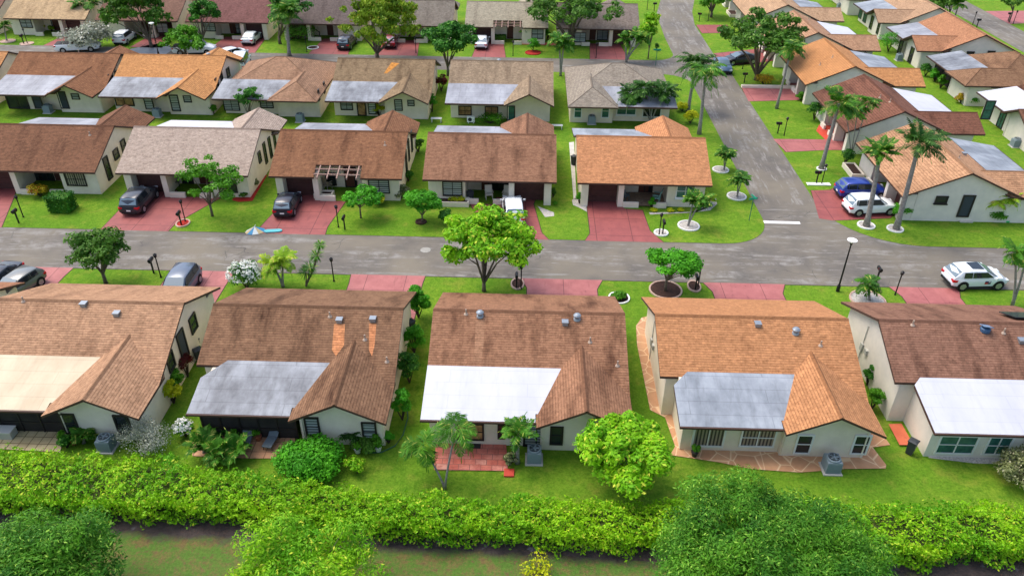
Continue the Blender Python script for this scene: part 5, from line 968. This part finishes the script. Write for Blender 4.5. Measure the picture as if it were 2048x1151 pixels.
def car(kind, p_rear, p_front, color, label, cname, glass=None, roofglass=False, decal=False, sc=1.):
    """p_rear, p_front: ground points below the tail and the nose"""
    a, b = Vector(g(*p_rear)), Vector(g(*p_front)); d = (b-a); c = (a+b)/2; rz = math.atan2(d.y, d.x)-PI/2
    nm = {'suv': 'parked_car', 'hatch': 'parked_car', 'sedan': 'parked_car', 'pickup': 'pickup_truck', 'van': 'van'}[kind]
    t = empty(nm, (c.x, c.y, .018), rz, sc); tag(t, label, {'pickup': 'pickup truck', 'van': 'van'}.get(kind, 'car'), 'vehicles parked in the neighbourhood')
    K = dict(suv=dict(L=4.6, W=.93, zb=1.02, zh=.98, zt=1.02, H=1.66, cab=(-2.2, -1.72, .25, 1.15), nose=.8), hatch=dict(L=4.05, W=.87, zb=.95, zh=.93, zt=.96, H=1.50, cab=(-1.97, -1.45, .2, 1.1), nose=.72),
             sedan=dict(L=4.8, W=.91, zb=.92, zh=.90, zt=.98, H=1.45, cab=(-1.75, -.95, .3, 1.25), nose=.68), pickup=dict(L=5.6, W=.98, zb=1.12, zh=1.12, zt=1.12, H=1.86, cab=(-.75, -.55, .95, 1.6), nose=.9), van=dict(L=5.2, W=1.0, zb=1.2, zh=1.1, zt=1.25, H=2.1, cab=(-2.55, -2.4, 1.0, 1.8), nose=.85))[kind]
    L2, W_, zb, zh, zt, H_ = K['L']/2, K['W'], K['zb'], K['zh'], K['zt'], K['H']; y0, y1, y2, y3 = K['cab']
    P = paint(cname, color); mb = MB()
    def sec(y, w_, z0, z1, cr_=.03): return (y, [(0, z0), (w_*.8, z0), (w_*.97, z0+.1), (w_, z0+(z1-z0)*.45), (w_*.985, z1-.14), (w_*.93, z1-.03), (w_*.7, z1+cr_*.6), (0, z1+cr_)])
    st = [sec(-L2, W_*.80, .42, zt-.3), sec(-L2+.07, W_*.92, .32, zt-.08), sec(-L2+.35, W_*.98, .26, zt), sec(-L2*.45, W_, .24, zb), sec(0, W_, .24, zb), sec(y3-.1, W_, .24, zh+.03), sec(y3+.35, W_*.99, .25, zh, .05), sec(L2-.5, W_*.95, .26, K['nose']+.1, .05), sec(L2-.15, W_*.86, .3, K['nose'], .02), sec(L2, W_*.68, .38, K['nose']-.18, .0)]
    rounded_loft(st, mb); 
    # cabin shell
    def cs(y, wb, zb_, wr, zr_): return (y, [(0, zb_-.1), (wb, zb_-.1), (wb, zb_), (wb*.4+wr*.6, zb_+(zr_-zb_)*.62), (wr, zr_-.07), (wr*.8, zr_-.015), (0, zr_)])
    zz0 = zt-.02; tail = cs(y0, W_*.86, zz0-.05, W_*.84, zz0+.06); r_ = W_*.74
    cab = [tail, cs(y0+(y1-y0)*.55, W_*.9, zb-.02, W_*.79, zb+(H_-zb)*.62), cs(y1, W_*.92, zb-.02, r_, H_-.04), cs((y1+y2)/2, W_*.93, zb-.02, r_*1.02, H_), cs(y2, W_*.92, zb-.02, r_, H_-.05), cs(y2+(y3-y2)*.5, W_*.9, zb-.02, W_*.79, zb+(H_-zb)*.52), cs(y3+.02, W_*.86, zh-.03, W_*.84, zh+.05)]
    rounded_loft(cab, mb)
    for s_ in (-1, 1):
        for wy in (-L2*.62, L2*.63): mb.ext([(s_*(W_+.006), wy+.40*math.cos(2*PI*k/18), .36+.40*math.sin(2*PI*k/18)) for k in range(18)], (-s_*.3, 0, 0), 1)
        mb.box(min(s_*W_*.99, s_*(W_+.012)), max(s_*W_*.99, s_*(W_+.012)), -L2*.5, L2*.48, .26, .34, 1)
        mb.obox((s_*(W_+.09), y3-.25, zb+.06), (.1, 0, 0), (0, .05, 0), (0, 0, .07), 0)
    mb.box(-W_*.7, W_*.7, -L2-.02, -L2+.1, .32, .5, 1); mb.box(-W_*.5, W_*.5, L2-.08, L2+.012, .34, .55, 1)
    if kind == 'pickup': mb.box(-W_*.84, W_*.84, -L2+.15, y0-.12, zb-.01, zb+.045, 1)
    body = mb.build('body', [P, PLASTIC], t); me = body.data
    for p in me.polygons: p.use_smooth = p.material_index == 0
    bv = body.modifiers.new('b', 'EDGE_SPLIT'); bv.split_angle = math.radians(38)
    gm = glass or CG
    def quad(name, pts, th=.012, mat=gm):
        q = MB(); V = [Vector(p) for p in pts]; n_ = (V[1]-V[0]).cross(V[2]-V[0]).normalized()
        cen = sum(V, Vector())/len(V)
        if n_.dot(cen-Vector((0, 0, .9))) < 0: n_ = -n_
        q.ext([v-n_*.01 for v in V], n_*(th+.01)); return q.build(name, [mat], t)
    zr1 = H_-.05; zg = zb+.04; W8 = W_*.85; e = .02
    quad('windscreen', [(-W_*.80, y3-.04, zh+.08), (W_*.80, y3-.04, zh+.08), (W_*.70, y2+.05, zr1-.04), (-W_*.70, y2+.05, zr1-.04)], .03, glass or CGL)
    quad('rear_window', [(-W_*.78, y0+.05, zz0+.08), (W_*.78, y0+.05, zz0+.08), (W_*.68, y1-.06, zr1-.06), (-W_*.68, y1-.06, zr1-.06)], .03, glass or CGL)
    xb = lambda z: W_*.93+(r_-W_*.93)*((z-zb)/(H_-zb))**1.3+.008
    zt_ = H_-.14; mids = [y1+.02, (y1+y2)/2-.15, y2-.0]
    for s_ in (-1, 1):
        f_ = lambda y, z: (s_*(xb(z)), y, z)
        quad('side_window', [f_(mids[1]+.06, zg), f_(y3-.32, zg), f_(y2+.05, zt_), f_(mids[1]+.06, zt_)], .02, CG)
        quad('side_window', [f_(y1+.1 if kind != 'pickup' else y1+.05, zg), f_(mids[1], zg), f_(mids[1], zt_), f_(y1+.12, zt_)], .02, CG)
        if kind in ('suv', 'van'): quad('side_window', [f_(y0+.42, zg+.08), f_(y1+.04, zg), f_(y1+.04, zt_), f_(y1-.1, zt_)], .02, CG)
    if roofglass: q = MB(); q.box(-.42, .42, y1+.75, y2-.1, H_-.02, H_+.014); q.build('sunroof', [CG], t)
    for s_ in (-1, 1):
        q = MB(); q.obox((s_*W_*.72, -L2+.07, zt-.22), (.16, 0, 0), (0, .06, 0), (0, 0, .09)); q.obox((s_*W_*.9, -L2+.2, zt-.2), (.05, 0, 0), (0, .14, 0), (0, 0, .08)); q.build('tail_light', [TL], t)
        q = MB(); q.obox((s_*W_*.66, L2-.16, K['nose']-.06), (.17, -.0, 0), (0, .1, 0), (0, 0, .06)); q.build('headlight', [HL], t)
        for wy in (-L2*.62, L2*.63):
            q = MB(); n = 20; R_ = .345; rr = [(R_-.03, .0), (R_, .03), (R_, .19), (R_-.03, .22)]; vs = []; fs = []
            for r2, x in rr: vs += [(s_*(W_+.025-x), r2*math.cos(2*PI*k/n), r2*math.sin(2*PI*k/n)) for k in range(n)]
            for i in range(3): fs += [[i*n+k, i*n+(k+1) % n, (i+1)*n+(k+1) % n, (i+1)*n+k] for k in range(n)]
            fs += [list(range(n))[::-1], [3*n+k for k in range(n)]]; q.solid(vs, fs, 0); wh = q.build('wheel', [TYRE], t); wh.location = (0, wy, .35)
            q = MB(); q.ext([(s_*(W_+.02), .22*math.cos(2*PI*k/10), .22*math.sin(2*PI*k/10)) for k in range(10)], (s_*.014, 0, 0)); 
            for k in range(5): a_ = 2*PI*k/5; q.obox((s_*(W_+.036), .12*math.cos(a_), .12*math.sin(a_)), (.006, 0, 0), (0, .11*math.cos(a_), .11*math.sin(a_)), (0, -.03*math.sin(a_), .03*math.cos(a_)))
            q.build('rim', [RIM], wh)
    q = MB(); q.box(-.18, .18, -L2-.012, -L2+.05, .55, .67); q.build('number_plate', [WHITE], t)
    if decal:   # blue, white and red magnet sign on the door
        for s_ in (-1, 1):
            q = MB(); q.box(min(s_*(W_+.004), s_*(W_+.012)), max(s_*(W_+.004), s_*(W_+.012)), .2, .62, .52, .76, 0); q.box(min(s_*(W_+.012), s_*(W_+.016)), max(s_*(W_+.012), s_*(W_+.016)), .2, .42, .52, .66, 1); q.box(min(s_*(W_+.012), s_*(W_+.016)), max(s_*(W_+.012), s_*(W_+.016)), .45, .58, .66, .73, 2); q.build('door_sign', [M('sign_navy', S(40, 50, 90)), M('sign_red', S(180, 50, 50)), WHITE], t)
    return t
car('suv', (262, 433), (302, 388), (38, 44, 54), 'black SUV parked on the red driveway of the pinkish grey house', 'black_car')
car('hatch', (566, 440), (588, 397), (30, 34, 46), 'black hatchback parked before the pergola house garage', 'ink_car')
car('suv', (1029, 452), (1024, 411), (226, 230, 232), 'white car mostly hidden behind the tall yellow green tree', 'white_car')
car('suv', (1674, 392), (1764, 391), (30, 60, 150), 'bright blue SUV parked behind the white SUV', 'blue_car')
car('suv', (1688, 425), (1785, 421), (232, 236, 238), 'white SUV parked in front of the blue SUV', 'white_car2')
car('hatch', (1884, 569), (2003, 566), (226, 234, 240), 'white crossover with sunroof and door sign standing in the street', 'white_car3', sc=1.1, roofglass=True, decal=True)
car('suv', (380, 562), (346, 612), (84, 98, 116), 'grey blue SUV on the near left driveway facing the house', 'steel_car')
car('hatch', (66, 568), (12, 604), (112, 116, 114), 'silver car parked on the driveway at the left edge', 'silver_car')
car('sedan', (18, 556), (-30, 596), (40, 42, 50), 'black car cut by the left edge on the near driveway', 'black_car')
car('pickup', (127, 103), (190, 100), (228, 232, 232), 'white pickup half hidden by the silver leaved bush', 'white_car')
car('suv', (240, 92), (263, 75), (224, 230, 232), 'white SUV parked under the drooping dark olive tree', 'white_car')
car('pickup', (350, 108), (432, 106), (228, 232, 232), 'white pickup nose beside the white flowered tree, back street', 'white_car')
car('sedan', (492, 95), (517, 72), (206, 214, 212), 'white sedan on the red driveway of the maroon roofed house', 'pearl_car')
car('hatch', (454, 120), (482, 112), (224, 228, 228), 'white car partly hidden behind the orange third row roof', 'white_car')
car('van', (474, 160), (492, 118), (214, 224, 228), 'white box van parked beside the orange third row house', 'white_van')
car('sedan', (776, 104), (787, 76), (120, 22, 40), 'maroon sedan on the back street driveway', 'maroon_car')
car('sedan', (960, 106), (968, 78), (222, 226, 230), 'white sedan half hidden by the dense deep green tree', 'white_car')
car('suv', (684, 105), (706, 82), (36, 38, 44), 'dark car hidden under the spreading yellow green tree', 'black_car')
car('sedan', (1432, 122), (1456, 158), (84, 110, 140), 'blue car parked on the side street by the palms', 'slate_car')
car('sedan', (1506, 124), (1452, 128), (44, 48, 56), 'dark car on the driveway behind the broad tree', 'black_car', glass=CGL)

def pot(x, y, label, col=(150, 90, 64), s=1.):
    t = empty('flower_pot', (*g(x, y), .05), sc=s); tag(t, label, 'flower pot', 'potted plants'); mb = MB(); mb.lathe([(.14, 0), (.2, .3), (.22, .3), (.22, .34), (.17, .34)], n=14); mb.build('pot', [M('pot_%d' % col[0], S(*col), rough=.7)], t)
    V, cl = clump_crown((0, 0, .55), (.3, .3, .25), 6, .16, 40, .14, .5); qmesh('plant', V, len(V)//4, LM['mid'], t)
for a in ((128, 884, 'dark pot with plant left of the near left wing', (50, 50, 52)), (150, 888, 'clay pot with plant below the near left wing window'), (470, 880, 'round clay pot beside the left lounger'), (518, 880, 'small clay pot between the two loungers'), (575, 868, 'clay pot at the screened porch right end'), (716, 905, 'white pot in front of the second wing', (220, 220, 214)), (757, 902, 'white pot beside the hose edge', (220, 220, 214)), (1388, 912, 'dark pot on the flagstone patio left end', (60, 56, 54))): pot(*a)
mb = MB(); mb.box(-.45, .45, -.28, .28, 0, .02); thing('doormat', mb, [M('mat_dark', S(52, 46, 44), rough=.95)], (*g(946, 890), .052), 'dark doormat at the top of the red paver patio', 'doormat')
